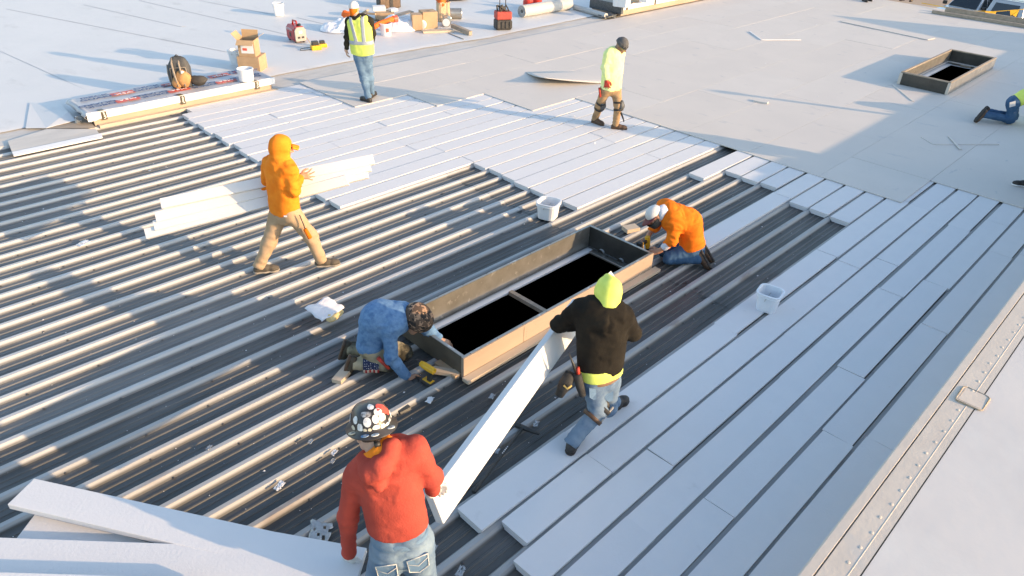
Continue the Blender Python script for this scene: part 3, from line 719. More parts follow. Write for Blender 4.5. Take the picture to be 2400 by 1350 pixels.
a = np.array(place(1062, 44, MT)); can('silver metal can lying on its side behind the paper sack', (a[0]-.1, a[1]+.1, MT+.14), (a[0]+.20, a[1]-.12, MT+.14), .14)
# plastic sheeting heaps
m_sheet = M('clear_plastic_sheet', (.86, .86, .88), (.74, .75, .79), 5, .3, .02, 9, spec=.6)
def heap(label, px, py, r, seed, rz):
    t = thing('plastic_heap', label, 'plastic sheet', place(px, py, MT), rz, 'heaps of white plastic sheet')
    n, m_ = 46, 30; vs = []; fs = []
    for j in range(m_):
        for i in range(n):
            u, v = i/(n-1)*2-1, j/(m_-1)*2-1; q = max(0, 1-(u*u+v*v)**1.0)
            h = r[2]*(q**.6)*(1+.45*noise.noise(Vector((u*1.8+seed, v*1.8, 0))))+.05*noise.noise(Vector((u*5+seed, v*5, 2)))*min(1, q*3)+.03*abs(noise.noise(Vector((u*11, v*11, seed))))*min(1, q*3)
            s_ = 1/max(1, (u*u+v*v)**.5)
            vs.append((u*s_*r[0], v*s_*r[1], max(.004, h)))
    for j in range(m_-1):
        for i in range(n-1): fs.append((j*n+i, j*n+i+1, (j+1)*n+i+1, (j+1)*n+i))
    MB().add(vs, fs).build('sheet', m_sheet, t, smooth=True)
heap('wide heap of white plastic sheeting behind the printed bucket', 940, 66, (.60, .46, .30), 1.3, -.5)
heap('white plastic sheeting heap left of the worker in the yellow vest', 802, 70, (.55, .40, .22), 5.1, -.6)
# boards lying about
def board(label, p, q, w, h, mat, name='loose_board', cat='board', group='loose boards on the white roof', roll_=0):
    p, q = Vector(p), Vector(q); mid = (p+q)/2; t = thing(name, label, cat, tuple(mid), 0, group)
    MB().bar(p-mid, q-mid, w, h, upv=(math.sin(roll_), 0, math.cos(roll_))).build('plank', mat, t, bevel=.003)
    return t
P3 = lambda x, y, z: Vector(g(x, y, z))
board('tan flat board lying in front of the box with the hand hole', P3(990, 74, MT+.03), P3(1062, 71, MT+.03), .22, .05, m_wood_pale)
board('grey board edge leaning towards the curb strip', P3(1060, 60, MT+.10), P3(1103, 78, MT+.06), .10, .10, m_wood_old)
board('thin dark stick lying on the white roof below the leaning board', P3(1050, 77, MT+.01), P3(1087, 92, MT+.01), .02, .015, m_wood_old)
board('brown board propped on the heap beside the foam blocks', P3(928, 36, MT+.30), P3(965, 26, MT+.36), .22, .02, m_wood_old)
board('short grey board standing behind the yellow vest worker', P3(846, 34, MT+.22), P3(862, 24, MT+.35), .12, .05, m_wood_old)
board('brown stick lying behind the grey-sided box', P3(858, 31, MT+.2), P3(880, 33, MT+.2), .06, .05, m_wood)
board('flat dark metal strip lying under the foam box', P3(868, 42, MT+.05), P3(895, 52, MT+.05), .10, .02, m_galv_dark)
# red tube
t = thing('plastic_tube', 'orange red plastic tube lying across the sheeting by the printed bucket', 'tube', tuple(P3(900, 62, MT+.20)))
MB().tube([(-.42, -.02, .0), (-.1, .05, .07), (.15, .03, .12), (.30, .0, .14)], [.075, .06, .06, .075], 14).build('tube_body', m_hiorange, t, smooth=True)
MB().tube([(.29, 0, .138), (.40, -.01, .145)], [.085, .085], 14).build('end_cap', m_prt, t)
# orange scrap behind vest man
t = thing('orange_rag', 'crumpled orange rag behind the left plastic heap', 'rag', place(815, 48, MT)); lump('rag', m_hiorange, t, (0, 0, .16), (.16, .14, .10), .5, 6, 9)
# tool bags
m_bagbrown = M('brown_bag_cloth', (.20, .13, .085), (.13, .09, .06), 10, .8, .004, 30)
m_bagblack = M('black_bag_cloth', (.035, .032, .03), (.06, .055, .05), 10, .7, .004, 30)
m_bagred = M('red_bag_cloth', (.45, .07, .05), (.36, .05, .04), 10, .7, .004, 30)
t = thing('tool_bag', 'brown and black tool bag standing behind the heap', 'tool bag', place(911, 16, MT), -.35)
MB().profile([(-.20, 0), (.20, 0), (.20, .30), (.12, .42), (-.12, .42), (-.20, .30)], -.30, .30).build('bag_body', m_bagbrown, t, bevel=.03)
for x in (-.30, .30): MB().box((x*1.01, 0, .19), (.03, .36, .36)).build('end_panel', m_bagblack, t, bevel=.015)
MB().tube([(-.2, 0, .41), (-.15, 0, .50), (.15, 0, .50), (.2, 0, .41)], .018, 8).build('handle', m_bagblack, t, smooth=True)
MB().box((.03, -.205, .20), (.10, .02, .38)).build('strap', m_bagblack, t, bevel=.006)
t = thing('rolling_tool_bag', 'red and black rolling tool bag with its two handle tubes pulled up', 'tool bag', place(1178, 68, MT), -.5)
MB().box((0, 0, .13), (.44, .34, .26)).build('lower_bag', m_bagblack, t, bevel=.05)
MB().box((0, 0, .36), (.42, .32, .20)).build('upper_bag', m_bagred, t, bevel=.03)
b = MB()
for k in range(9): b.tube([(random.uniform(-.17, .17), random.uniform(-.12, .12), .42), (random.uniform(-.18, .18), random.uniform(-.13, .13), .56+random.random()*.05)], random.uniform(.014, .03), 8)
b.build('tool_handles', m_bagblack, t)
for x in (-.16, -.05, .06, .17): MB().box((x, -.175, .14), (.08, .03, .18)).build('pocket', m_bagblack, t, bevel=.012)
for x in (-.06, .10): MB().tube([(x, .12, .40), (x, .13, 1.02)], .012, 8).build('handle_tube', m_black, t)
MB().tube([(-.06, .13, 1.02), (.10, .13, 1.02)], .016, 8).build('grip', m_black, t)
# dark bag cut by the top edge
t = thing('dark_sack', 'dark flat bag lying far back at the top edge of the white roof', 'bag', place(1066, 1, MT), -.4); lump('bag', m_bagblack, t, (0, .15, .10), (.45, .28, .12), .3, 4, 2)
# fuel cans
m_fuel = M('red_fuel_can', (.60, .05, .03), (.52, .04, .025), 5, .35)
for (px, py), lb in (((1237, 21), 'red round fuel can, left one of the pair behind the grey roll'), ((1258, 17), 'red fuel can with a yellow spout, right one of the pair')):
    t = thing('fuel_can', lb, 'fuel can', place(px, py, MT), .5, 'red fuel cans')
    MB().lathe([(.14, 0), (.15, .02), (.15, .24), (.12, .30), (.05, .33), (.04, .36), (0, .36)], n=20).build('can_body', m_fuel, t, smooth=False)
    MB().tube([(0, -.1, .31), (0, -.08, .42), (0, .08, .42), (0, .1, .31)], .014, 8).build('handle', m_fuel, t, smooth=True)
    if px > 1240: MB().tube([(.03, 0, .35), (.10, 0, .42), (.19, -.02, .38)], [.02, .018, .012], 8).build('spout', M('yellow_plastic', (.75, .48, .03), rough=.4), t, smooth=True)
    else: MB().lathe([(.035, .36), (.035, .39), (0, .395)], n=12).build('cap', m_black, t)
# generator, lead and chargers
m_gred = M('red_generator_shell', (.42, .035, .03), (.36, .03, .028), 4, .38)
m_yel = M('yellow_tool_plastic', (.78, .43, .02), (.70, .38, .02), 8, .4)
pg = place(697, 96, MT); rzg = facing(680, 92, 718, 97, MT)
t = thing('generator', 'small red suitcase generator standing on the white roof', 'generator', pg, rzg-.55)
b = MB(); b.profile([(-.13, .03), (.13, .03), (.15, .10), (.15, .30), (.10, .37), (-.10, .37), (-.15, .30), (-.15, .10)], -.24, .20); b.build('shell', m_gred, t, bevel=.02)
b = MB(); b.profile([(-.125, .04), (.125, .04), (.14, .10), (.14, .29), (.09, .36), (-.09, .36), (-.14, .29), (-.14, .10)], .20, .24); b.build('control_panel', M('grey_panel', (.35, .33, .30), rough=.5), t, bevel=.008)
for y, z, s_ in ((-.05, .13, .045), (.05, .13, .045), (0, .25, .06)): MB().box((.243, y, z), (.012, s_*1.4, s_)).build('socket', m_black if z < .2 else m_white_pl, t, bevel=.004)
MB().tube([(-.16, 0, .355), (-.13, 0, .455), (.05, 0, .465), (.10, 0, .36)], .022, 10).build('carry_handle', m_gred, t, smooth=True)
MB().lathe([(.035, .37), (.035, .42), (.02, .43), (0, .43)], (.15, .03, 0), 12).build('fuel_cap', m_black, t)
MB().box((-.01, -.152, .17), (.09, .006, .10)).build('side_vent', m_black, t, bevel=.004)
for x in (-.19, .15):
    for y in (-.10, .10): MB().box((x, y, .015), (.06, .04, .03)).build('foot', m_black, t, bevel=.005)
text('HONDA', .075, (-.06, -.153, .285), Matrix.Rotation(R(90), 3, 'X'), m_white_pl, t, 'lettering', sx=1.2)
a = np.array(pg); e = np.array(place(738, 116, MT))
t = thing('power_lead', 'thin yellow and grey power lead running from the generator to the chargers', 'cable', tuple(e))
d0 = a+np.array([.17, -.13, .10])-e
MB().tube([tuple(d0), tuple(d0*.75+np.array([.0, -.05, -.04])), tuple(d0*.45+np.array([.02, .0, -.03])), (0, 0, .06)], .007, 6).build('lead', m_yel, t, smooth=True)
MB().tube([(math.cos(k)*.16-.15+.02*math.sin(3*k), math.sin(k)*.10+.12, .012) for k in np.linspace(0, 5.6, 30)], .007, 6).build('coil', m_galv_dark, t, smooth=True)
for (px, py), lb, s_ in (((741, 116), 'larger yellow and black battery charger at the end of the lead', 1.15), ((757, 110), 'smaller black and yellow battery charger beside the larger one', .9)):
    t = thing('battery_charger', lb, 'charger', place(px, py, MT), -.3, 'battery chargers by the generator')
    MB().box((0, 0, .045*s_), (.20*s_, .15*s_, .09*s_)).build('base', m_yel, t, bevel=.015)
    MB().box((-.01*s_, .01, .125*s_), (.13*s_, .11*s_, .08*s_)).build('battery', m_black, t, bevel=.012)
# backpack
m_pk = M('dark_pack_cloth', (.05, .052, .055), (.075, .075, .075), 7, .7, .004, 26)
m_pko = M('orange_brown_pack_cloth', (.48, .26, .10), (.38, .20, .08), 7, .75, .004, 26)
m_strap = M('grey_strap', (.26, .22, .18), rough=.7)
t = thing('backpack', 'open dark and tan backpack standing on the printed underlay', 'backpack', tuple(np.array(place(428, 202, GZ+.03))), -.55)
b = MB(); n = 28; vs = []; fs = []
for z, s_ in ((0, .92), (.03, 1.0), (.16, 1.04), (.32, 1.0), (.42, .90), (.49, .70), (.525, .40), (.53, 0.02)):
    for k in range(n):
        a = 2*math.pi*k/n; q = 1/(abs(math.cos(a))**4+abs(math.sin(a))**4)**.25
        p = Vector((.185*q*math.cos(a)*s_, .03+.125*q*math.sin(a)*s_, z)); vs.append(p*(1+.09*noise.noise(p*9)))
for j in range(7):
    for k in range(n): fs.append((j*n+k, j*n+(k+1) % n, (j+1)*n+(k+1) % n, (j+1)*n+k))
fs.append(tuple(range(n))[::-1]); b.add(vs, fs).build('main_bag', m_pk, t, smooth=True)
MB().tube([(-.185, .0, .40), (-.195, -.03, .25), (-.19, .0, .08)], .014, 6).build('zip_piping', m_strap, t, smooth=True)
MB().tube([(-.14, -.10, .12), (-.13, -.11, .36), (.13, -.11, .37), (.15, -.10, .12)], .011, 6).build('zip_piping', m_strap, t, smooth=True)
lump('front_pocket', m_pko, t, (.05, -.10, .17), (.13, .10, .15), .25, 5, 4)
lump('lower_pocket', m_pko, t, (-.06, -.11, .10), (.09, .07, .10), .25, 5, 8)
for x in (-.09, .03): MB().tube([(x, -.0, .515), (x-.005, -.085, .43), (x+.025, -.165, .24), (x+.05, -.17, .04)], .019, 7).build('shoulder_strap', m_strap, t, smooth=True)
MB().tube([(-.05, 0, .52), (0, 0, .57), (.06, 0, .52)], .012, 7).build('top_loop', m_pk, t, smooth=True)
lump('white_packet', m_white_pl, t, (.07, -.14, .27), (.04, .03, .05), .2, 5, 1)
lump('side_flap', m_bagblack, t, (.28, .0, .10), (.17, .09, .09), .2, 5, 12)
# platform with containers
m_tarp = M('dark_grid_tarp', (.10, .11, .12), (.05, .055, .06), 30, .4, .004, 14)
fx0, fx1, fy0, fy1 = 17.75, 23.6, 13.1, 14.25
t = thing('covered_curb', 'long low curb with a plywood top and black taped edge at the top of the photo', 'covered skylight', ((fx0+fx1)/2, (fy0+fy1)/2, CT))
po_ = np.array([(fx0+fx1)/2, (fy0+fy1)/2, CT])
MB().box((0, 0, .15), (fx1-fx0-.06, fy1-fy0-.06, .29)).build('curb_side', m_ply, t, bevel=.003)
MB().box((.25, 0, .312), (fx1-fx0-.6, fy1-fy0-.02, .025)).build('plywood_top', M('plywood', (.60, .38, .18), (.50, .30, .13), 12, .7, stretch=(.2, 1, 1)), t, bevel=.003)
MB().box((0.02, -(fy1-fy0)/2, .235), (fx1-fx0+.02, .05, .14)).build('white_edge', m_wrapw, t, bevel=.008)
MB().box((-(fx1-fx0)/2+.02, .0, .20), (.10, fy1-fy0+.05, .27)).build('dark_end_wrap', m_tarp, t, bevel=.01)
MB().box((-(fx1-fx0)/2+.30, .0, .325), (.62, fy1-fy0-.05, .022)).build('grid_tarp', m_tarp, t, bevel=.006)
for x in (-2.7, -1.3, .2, 1.6): MB().box((x, -(fy1-fy0)/2-.027, .24), (.09, .006, .16)).build('dark_tape_strip', m_tape, t)
for px, py, lb, w, h in ((1447, 14, 'white round bucket standing on the left end of the plywood platform', .15, .40), (1462, 16, 'white square jug standing right of the round bucket on the platform', .13, .42)):
    q = thing('white_container', lb, 'container', tuple(np.array(place(px, py, CT+.34))), .2, 'containers on the platform')
    if w > .14: MB().lathe([(w*.88, 0), (w, h*.9), (w*1.06, h*.9), (w*1.06, h), (0, h)], n=22).build('bucket_body', m_white_pl, q)
    else: MB().box((0, 0, h/2), (.30, .26, h)).build('jug_body', m_white_pl, q, bevel=.02)
    MB().lathe([(w*.5, h), (w*.5, h+.03), (0, h+.03)], n=14).build('lid', m_white_pl, q)
q = thing('white_container', 'small white flat pack on the plywood at the top edge', 'container', tuple(np.array(place(1512, 4, CT+.34))), .2, 'containers on the platform'); MB().box((0, 0, .06), (.34, .24, .12)).build('pack', m_white_pl, q, bevel=.01)
t = thing('ragged_sheet', 'crumpled dark sheet spilling from the left end of the platform', 'sheet', tuple(np.array(place(1432, 40, CT))), .2); lump('sheet', m_tarp, t, (0, .1, .03), (.32, .22, .05), .6, 8, 3)
# lumber near the far edge
def lum(label, px, qx, z, w, h, ext):
    p, q = P3(*px, z), P3(*qx, z); q = p+(q-p)*ext
    board(label, p, q, w, h, m_wood_old, 'long_timber', 'timber', 'long timbers at the far roof edge')
lum('long grey timber lying nearer the shadow at the far roof edge', (2185, 27), (2400, 61), CT+.05, .09, .09, 1.5)
lum('long brown timber lying on the very edge of the roof in front of the trucks', (2216, 22), (2400, 50), CT+.09, .09, .16, 1.5)
# flagged warning line
m_flag = M('yellow_flag', (.85, .50, .03), (.78, .44, .02), 6, .6)
t = thing('warning_line', 'yellow warning line with hanging pennants along the far roof edge', 'warning line', tuple(P3(2300, 34, .5)))
o_ = np.array(P3(2300, 34, .5)); pts = []
for px, py, z in ((2160, 7, .16), (2215, 17, .18), (2262, 25, .22), (2330, 27, .28), (2400, 22, .38), (2470, 16, .5)):
    pts.append(np.array(g(px, py, z))-o_)
MB().tube([tuple(p) for p in pts], .012, 6).build('rope', m_flag, t, smooth=True)
for px, py, z, s_ in ((2228, 20, .19, .24), (2272, 26, .228, .42), (2322, 27, .275, .60), (2378, 24, .35, .48)):
    c = Vector(np.array(g(px, py, z))-o_); dv = Vector(RH)*.30*s_
    q = MB(); q.add([c-dv, c+dv, c+dv*.8+Vector((0.03, 0, -.42*s_)), c+dv*.15+Vector((-.02, .02, -.30*s_)), c-dv*.5+Vector((.03, 0, -.36*s_))], [(0, 1, 2, 3, 4)]); q.build('pennant', m_flag, t, solid=.004)
for px, z in ((2140, .3), (2490, 1.0)):
    pass
# --- small things on the bare deck
def block(label, px, py, z, sx, sy, sz, rz, mat=None):
    t = thing('wood_block', label, 'wood block', place(px, py, z), rz, 'short lumber offcuts on the deck'); MB().box((0, 0, sz/2), (sx, sy, sz)).build('block', mat or m_wood, t, bevel=.003)
block('short pine block lying alone behind the right end of the big curb', 1478, 540, .033, .20, .14, .055, -.35, m_wood_pale)
block('pine offcut under the boots of the kneeling worker in blue', 806, 880, .033, .26, .10, .045, .45, m_wood_pale)
block('pine offcut lying beside the near left corner of the big curb', 1046, 876, .034, .27, .075, .045, -1.0, m_wood_pale)
# yellow drill on the deck
def drill(label, loc, rz, rx, group='cordless drills', name='cordless_drill'):
    t = thing(name, label, 'drill', loc, rz, group); t.rotation_euler = (rx[0], rx[1], rz)
    MB().tube([(-.10, 0, 0), (-.06, 0, 0), (.03, 0, 0), (.07, 0, 0)], [.030, .034, .034, .026], 14).build('motor_body', m_yel, t, smooth=False)
    MB().tube([(.07, 0, 0), (.10, 0, 0), (.13, 0, 0)], [.026, .022, .012], 12).build('chuck', m_black, t)
    MB().bar((-.045, 0, -.02), (-.065, 0, -.13), .034, .045, upv=(1, 0, 0)).build('grip', m_black, t, bevel=.008)
    MB().box((-.05, 0, -.155), (.12, .075, .05)).build('battery', m_black, t, bevel=.01)
    MB().box((-.05, 0, -.128), (.10, .065, .012)).build('battery_plate', m_yel, t, bevel=.004)
    return t
dl = drill('yellow cordless drill lying on the deck by the near left curb corner', place(1000, 880, .085), 0, (0, 0))
xa = Vector(-RH*.80+FH*.55+np.array([0, 0, .10])).normalized(); za = Vector(-RH*.30+FH*.35+np.array([0, 0, .85])); za = (za-xa*za.dot(xa)).normalized(); ya = za.cross(xa)
dl.rotation_euler = Matrix((xa, ya, za)).transposed().to_euler(); dl.location.z = .19
# roofing hammer tool
ph, qh = g(1110, 1153, .05), g(1226, 1002, .06)
t = thing('long_hammer', 'long black handled roofing hammer lying across the ribs', 'hammer', tuple((ph+qh)/2))
d = Vector((qh-ph)/2)
MB().tube([-d*1.0, -d*.8, -d*.78, d*.4, d], [.020, .019, .014, .013, .016], 10).build('handle', m_black, t, smooth=True)
sx = d.normalized().cross(Vector((0, 0, 1))).normalized()
MB().tube([d-sx*.02-Vector((0, 0, 0)), d+sx*.03, d+sx*.11, d+sx*.16], [.024, .022, .017, .010], 10).build('hammer_head', m_black, t, smooth=True)
MB().tube([d-sx*.02, d-sx*.07], [.022, .026], 10).build('hammer_face', m_black, t)
tx = MB()
for k in range(5): tx.box(d*(.12+k*.05)+Vector((0, 0, .015)), (.010, .008, .002), rz=math.atan2(d.y, d.x))
tx.build('grip_print', m_white_pl, t)
# torn insulation
m_yfoam = M('yellow_foam', (.72, .58, .30), (.62, .47, .22), 9, .9, .02, 30)
m_paperw = M('white_facer', (.78, .77, .78), (.68, .67, .69), 9, .7, .006, 40)
t = thing('torn_insulation', 'torn piece of yellow insulation with white paper facing on the deck', 'insulation scrap', place(772, 748, .04), .2)
b = MB(); vs = [(-.12, -.14, 0), (.02, -.16, .0), (.26, -.07, .01), (.16, -.02, .05), (.08, .04, .10), (-.10, .02, .09), (-.12, -.10, .10), (-.02, -.10, .13), (.06, -.05, .11)]
b.add(vs, [(0, 1, 7, 6), (1, 2, 8, 7), (2, 3, 8), (3, 4, 8), (4, 5, 7, 8), (5, 6, 7), (0, 6, 5), (0, 5, 4, 1), (1, 4, 3, 2)]).build('yellow_core', m_yfoam, t, sub=1)
b = MB(); n = 12; vs = []; fs = []
for j in range(n):
    for i in range(n):
        u, v = i/(n-1), j/(n-1); vs.append((-.17+.32*u+.02*noise.noise(Vector((v*4, 1, 0))), -.08+.24*v+.02*noise.noise(Vector((u*4, 3, 0))), .095+.07*v*(1-.3*u)+.02*noise.noise(Vector((u*3, v*3, 5)))))
for j in range(n-1):
    for i in range(n-1): fs.append((j*n+i, j*n+i+1, (j+1)*n+i+1, (j+1)*n+i))
b.add(vs, fs).build('paper_facing', m_paperw, t, smooth=True, solid=.006)
# scraps of torn white plastic and sealant
def scrap(label, px, py, s=.06, seed=0, name='plastic_scrap', group='torn scraps on the ribs', asp=.6, rz=.4, mat=None):
    t = thing(name, label, 'scrap', place(px, py, .034), rz, group); n = 9; vs = []; fs = []
    for j in range(n):
        for i in range(n):
            u, v = i/(n-1)*2-1, j/(n-1)*2-1; k = 1+.35*noise.noise(Vector((u*1.3+seed, v*1.3, 3)))
            vs.append((u*s*k, v*s*asp*k, .004+.016*abs(noise.noise(Vector((u*2.2+seed, v*2.2, 0))))))
    for j in range(n-1):
        for i in range(n-1):
            if random.random() > .12: fs.append((j*n+i, j*n+i+1, (j+1)*n+i+1, (j+1)*n+i))
    MB().add(vs, fs).build('sheet', mat or m_white_pl, t, smooth=True, solid=.002)
m_clear = M('clear_film', (.75, .78, .80), (.6, .63, .66), 12, .2, .01, 20, trans=.55)
for px, py, lb, s_ in ((195, 571, 'large torn white scrap with cut marks at the far left of the deck', .13), (352, 400, 'small white scrap below the wrapped curb', .05), (728, 1036, 'curled white scrap left of the sticker helmet', .045), (783, 1062, 'leaf shaped white scrap on a rib left of the red hoodie', .05), (780, 1082, 'round ringed white scrap just below the leaf shaped one', .045), (1256, 994, 'white scrap under the hammer head', .06), (1165, 1058, 'white scrap under the hammer handle', .05), (655, 1140, 'white scrap at a shadow edge on a rib end', .07), (1153, 930, 'crumpled clear scrap between the curb plank and the carried board', .055), (490, 1050, 'small crumpled white scrap in the lit pan at lower left', .045), (1008, 938, 'pale scrap on the lit rib right of the helmet', .07), (498, 553, 'bluish bottle cap sized scrap under the carried strips', .035), (1080, 1340, 'white scrap at the bottom edge of the photo', .07), (1020, 1284, 'white dab beside the jeans of the red hoodie worker', .035)):
    scrap(lb, px, py, s_*.62, px*.37, mat=m_white_pl if px in (195, 655, 1008, 783) else m_clear)
scrap('clear plastic film standing at the end of the stacked foam', 750, 1250, .11, 3, 'plastic_film', None, .7, .9, m_clear)
t = thing('clear_cup', 'clear plastic cup lying in the dark gap by the wrapped curb', 'cup', place(181, 290, .06), .4); MB().lathe([(.04, 0), (.055, .13), (.052, .13), (.037, .008), (0, .008)], n=16, rot=Matrix.Rotation(R(35), 3, 'X')).build('cup_wall', m_clear, t)
# sheets at the left of the wrapped curb: folded membrane, tan board edge
sheet([g(*p, z) for p, z in (((18, 330), .08), ((30, 362), .075), ((237, 320), .075), ((225, 302), .075), ((110, 302), .08))], 'tan_flashing_board', m_strip, th=.03)
sheet([g(*p, z) for p, z in (((28, 356), .095), ((32, 364), .085), ((240, 321), .085), ((238, 312), .095))], 'flashing_lip', m_white_pl, th=.02)
sheet([g(*p, z) for p, z in (((108, 301), .082), ((222, 300), .082), ((208, 268), .082), ((175, 280), .082))], 'dark_gap', m_wood_old)
vs = [g(160, 262, .15), g(178, 282, .10), g(108, 300, .088), g(60, 300, .088), g(70, 240, .09), g(140, 240, .12)]
sheet(vs, 'folded_membrane', m_tpo, th=.004)
# loose strips and offcuts on the cover boards
for px, qx, lb in (((1757, 74), (1784, 93), 'short leg of the angled white strip on the cover boards'), ((1784, 93), (1877, 93), 'long leg of the angled white strip on the cover boards')):
    board(lb, P3(*px, CT+.01), P3(*qx, CT+.01), .045, .02, m_foam, 'foam_offcut', 'offcut', 'thin strips lying on the cover boards')
board('thin strip lying in the open shade below the right curb', P3(2094, 199, CT+.006), P3(2140, 237, CT+.006), .05, .012, m_cover2, 'foam_offcut', 'offcut', 'thin strips lying on the cover boards')
board('horizontal strip of the crossed pair in the shade near the kneeling worker', P3(2190, 338, CT+.006), P3(2340, 338, CT+.006), .05, .012, m_cover, 'foam_offcut', 'offcut', 'thin strips lying on the cover boards')
board('slanted strip of the crossed pair in the shade near the kneeling worker', P3(2225, 320, CT+.012), P3(2252, 350, CT+.018), .04, .012, m_cover2, 'foam_offcut', 'offcut', 'thin strips lying on the cover boards')
board('short strip left of the crossed pair in the shade', P3(2160, 321, CT+.006), P3(2188, 338, CT+.006), .04, .012, m_cover, 'foam_offcut', 'offcut', 'thin strips lying on the cover boards')
board('small bright tile offcut lying in the sun on the cover boards', P3(1768, 235, CT+.015), P3(1800, 241, CT+.015), .12, .03, m_cover2, 'board_offcut', 'offcut', 'thin strips lying on the cover boards')
t = thing('cover_board_offcut', 'pale cover board lying with its long edge on other boards up right', 'board', tuple(P3(2050, 70, CT+.006)))
o_ = np.array(P3(2050, 70, CT+.006)); vs = [np.array(P3(*p, CT+.02))-o_ for p in ((1970, 50), (2175, 93), (2192, 89), (1988, 47))]
MB().prism([(v[0], v[1]) for v in vs], 0, .016).build('board', m_cover2, t)
# pieces one could not pick apart: bright slits between boards are left by the gaps. A lifted, bowed board:
t = thing('bowed_board', 'bowed cover board with its left corner lifted off the roof', 'board', tuple(P3(1400, 195, CT)))
o_ = np.array(P3(1400, 195, CT)); n = 24; vs = []; fs = []
pa, pb = np.array(g(1272, 205, CT)), np.array(g(1528, 190, CT)); dd = (pb-pa); wv = np.array([-dd[1], dd[0], 0]); wv = wv/np.linalg.norm(wv)*1.15
for j in range(6):
    for i in range(n):
        u, v = i/(n-1), j/5; z = .20*max(0, 1-u*1.35)**1.5*(1-v)**1.3-.004-.014*u
        vs.append(tuple(pa+dd*u+wv*v-o_+np.array([0, 0, z])))
for j in range(5):
    for i in range(n-1): fs.append((j*n+i, j*n+i+1, (j+1)*n+i+1, (j+1)*n+i))
MB().add(vs, fs).build('board', m_cover, t, smooth=True, solid=.006)
# --- stack of foam sheets at the lower left
def slab(label, px, z, th, mat=m_foam, group='foam sheets stacked at the lower left', ext=None, zs=None):
    P = [np.array(g(*p, (zs[i] if zs else z))) for i, p in enumerate(px)]; c = sum(P)/len(P); c[2] = min(p[2] for p in P)-th
    t = thing('foam_sheet', label, 'foam sheet', tuple(c), 0, group)
    n = len(P); vs = [tuple(p-c) for p in P]+[tuple(p-c-np.array([0, 0, th])) for p in P]
    a = sum(P[i][0]*P[(i+1) % n][1]-P[(i+1) % n][0]*P[i][1] for i in range(n))
    fs = [tuple(range(n)), tuple(range(n, 2*n))[::-1]]+[((i+1) % n, i, n+i, n+(i+1) % n) for i in range(n)]
    if a < 0: fs = [f[::-1] for f in fs]
    MB().add(vs, fs).build('sheet', mat, t, bevel=.004)
ZS = .50
slab('narrow foam strip lying slantwise on top with its left end sticking out', [(17, 1182), (80, 1121), (640, 1245), (860, 1284), (840, 1330), (520, 1300)], 0, .045, zs=[.545, .545, .535, .53, .525, .53])
slab('middle foam sheet whose left corner shows below the slanted strip', [(38, 1262), (86, 1199), (420, 1290), (380, 1330)], ZS-.06, .05)
slab('wide foam sheet filling the bottom left corner', [(-120, 1255), (380, 1273), (858, 1287), (838, 1352), (820, 1420), (-200, 1420)], ZS+.03, .05)
slab('foam sheet at the very bottom edge nearest the camera', [(-150, 1336), (520, 1356), (500, 1450), (-200, 1440)], ZS+.15, .05)
c_ = np.array(g(200, 1420, .2)); c_[2] = .033
t = thing('foam_pile', 'pile of foam sheets under the wide bottom left sheet', 'foam pile', tuple(c_))
for i in range(6):
    P = [np.array(g(*p, ZS-.075-.065*i))-c_ for p in ((-100, 1330+i*4), (600, 1345+i*3), (640, 1480), (-200, 1480))]
    MB().add([tuple(p) for p in P]+[tuple(p-np.array([0, 0, .06])) for p in P], [(0, 1, 2, 3), (7, 6, 5, 4), (1, 0, 4, 5), (2, 1, 5, 6), (3, 2, 6, 7), (0, 3, 7, 4)]).build('foam_sheet', m_foam, t, bevel=.004)
# ================================================================== vehicles on the lot below
m_vwhite = M('white_car_paint', (.72, .73, .74), (.68, .69, .70), 3, .25, coat=.6)
m_vsilver = M('silver_car_paint', (.42, .43, .44), (.38, .39, .40), 3, .28, metal=.4, coat=.6)
m_glass = M('dark_car_glass', (.012, .016, .02), (.02, .025, .03), 3, .05, spec=.8)
m_tyre = M('tyre_rubber', (.02, .02, .02), rough=.85)
m_lampr = M('red_lamp', (.45, .02, .02), rough=.25)
LZ = -4.2
def wheel(t, x, y, r=.38):
    w = MB(); rot = Matrix.Rotation(R(90), 3, 'X'); w.lathe([(r*.55, -.12), (r*.95, -.12), (r, -.08), (r, .08), (r*.95, .12), (r*.55, .12)], (x, y, r), 22, rot); o = w.build('wheel', m_tyre, t)
    MB().lathe([(0, -.10), (r*.56, -.09), (r*.56, .09), (0, .10)], (x, y, r), 18, rot).build('rim', m_galv, o)
# pickup: its nose points at the camera
p0 = np.array(g(2255, 20, LZ+1.12)); dv = np.array([p0[0], p0[1], 0.0]); dv /= np.linalg.norm(dv); lr = np.array([dv[1], -dv[0], 0])
hd = math.atan2(*(-dv*.90 - lr*.42)[[1, 0]])
t = thing('pickup_truck', 'white pickup truck with a black windshield parked nose to the building', 'truck', (0, 0, LZ), hd)
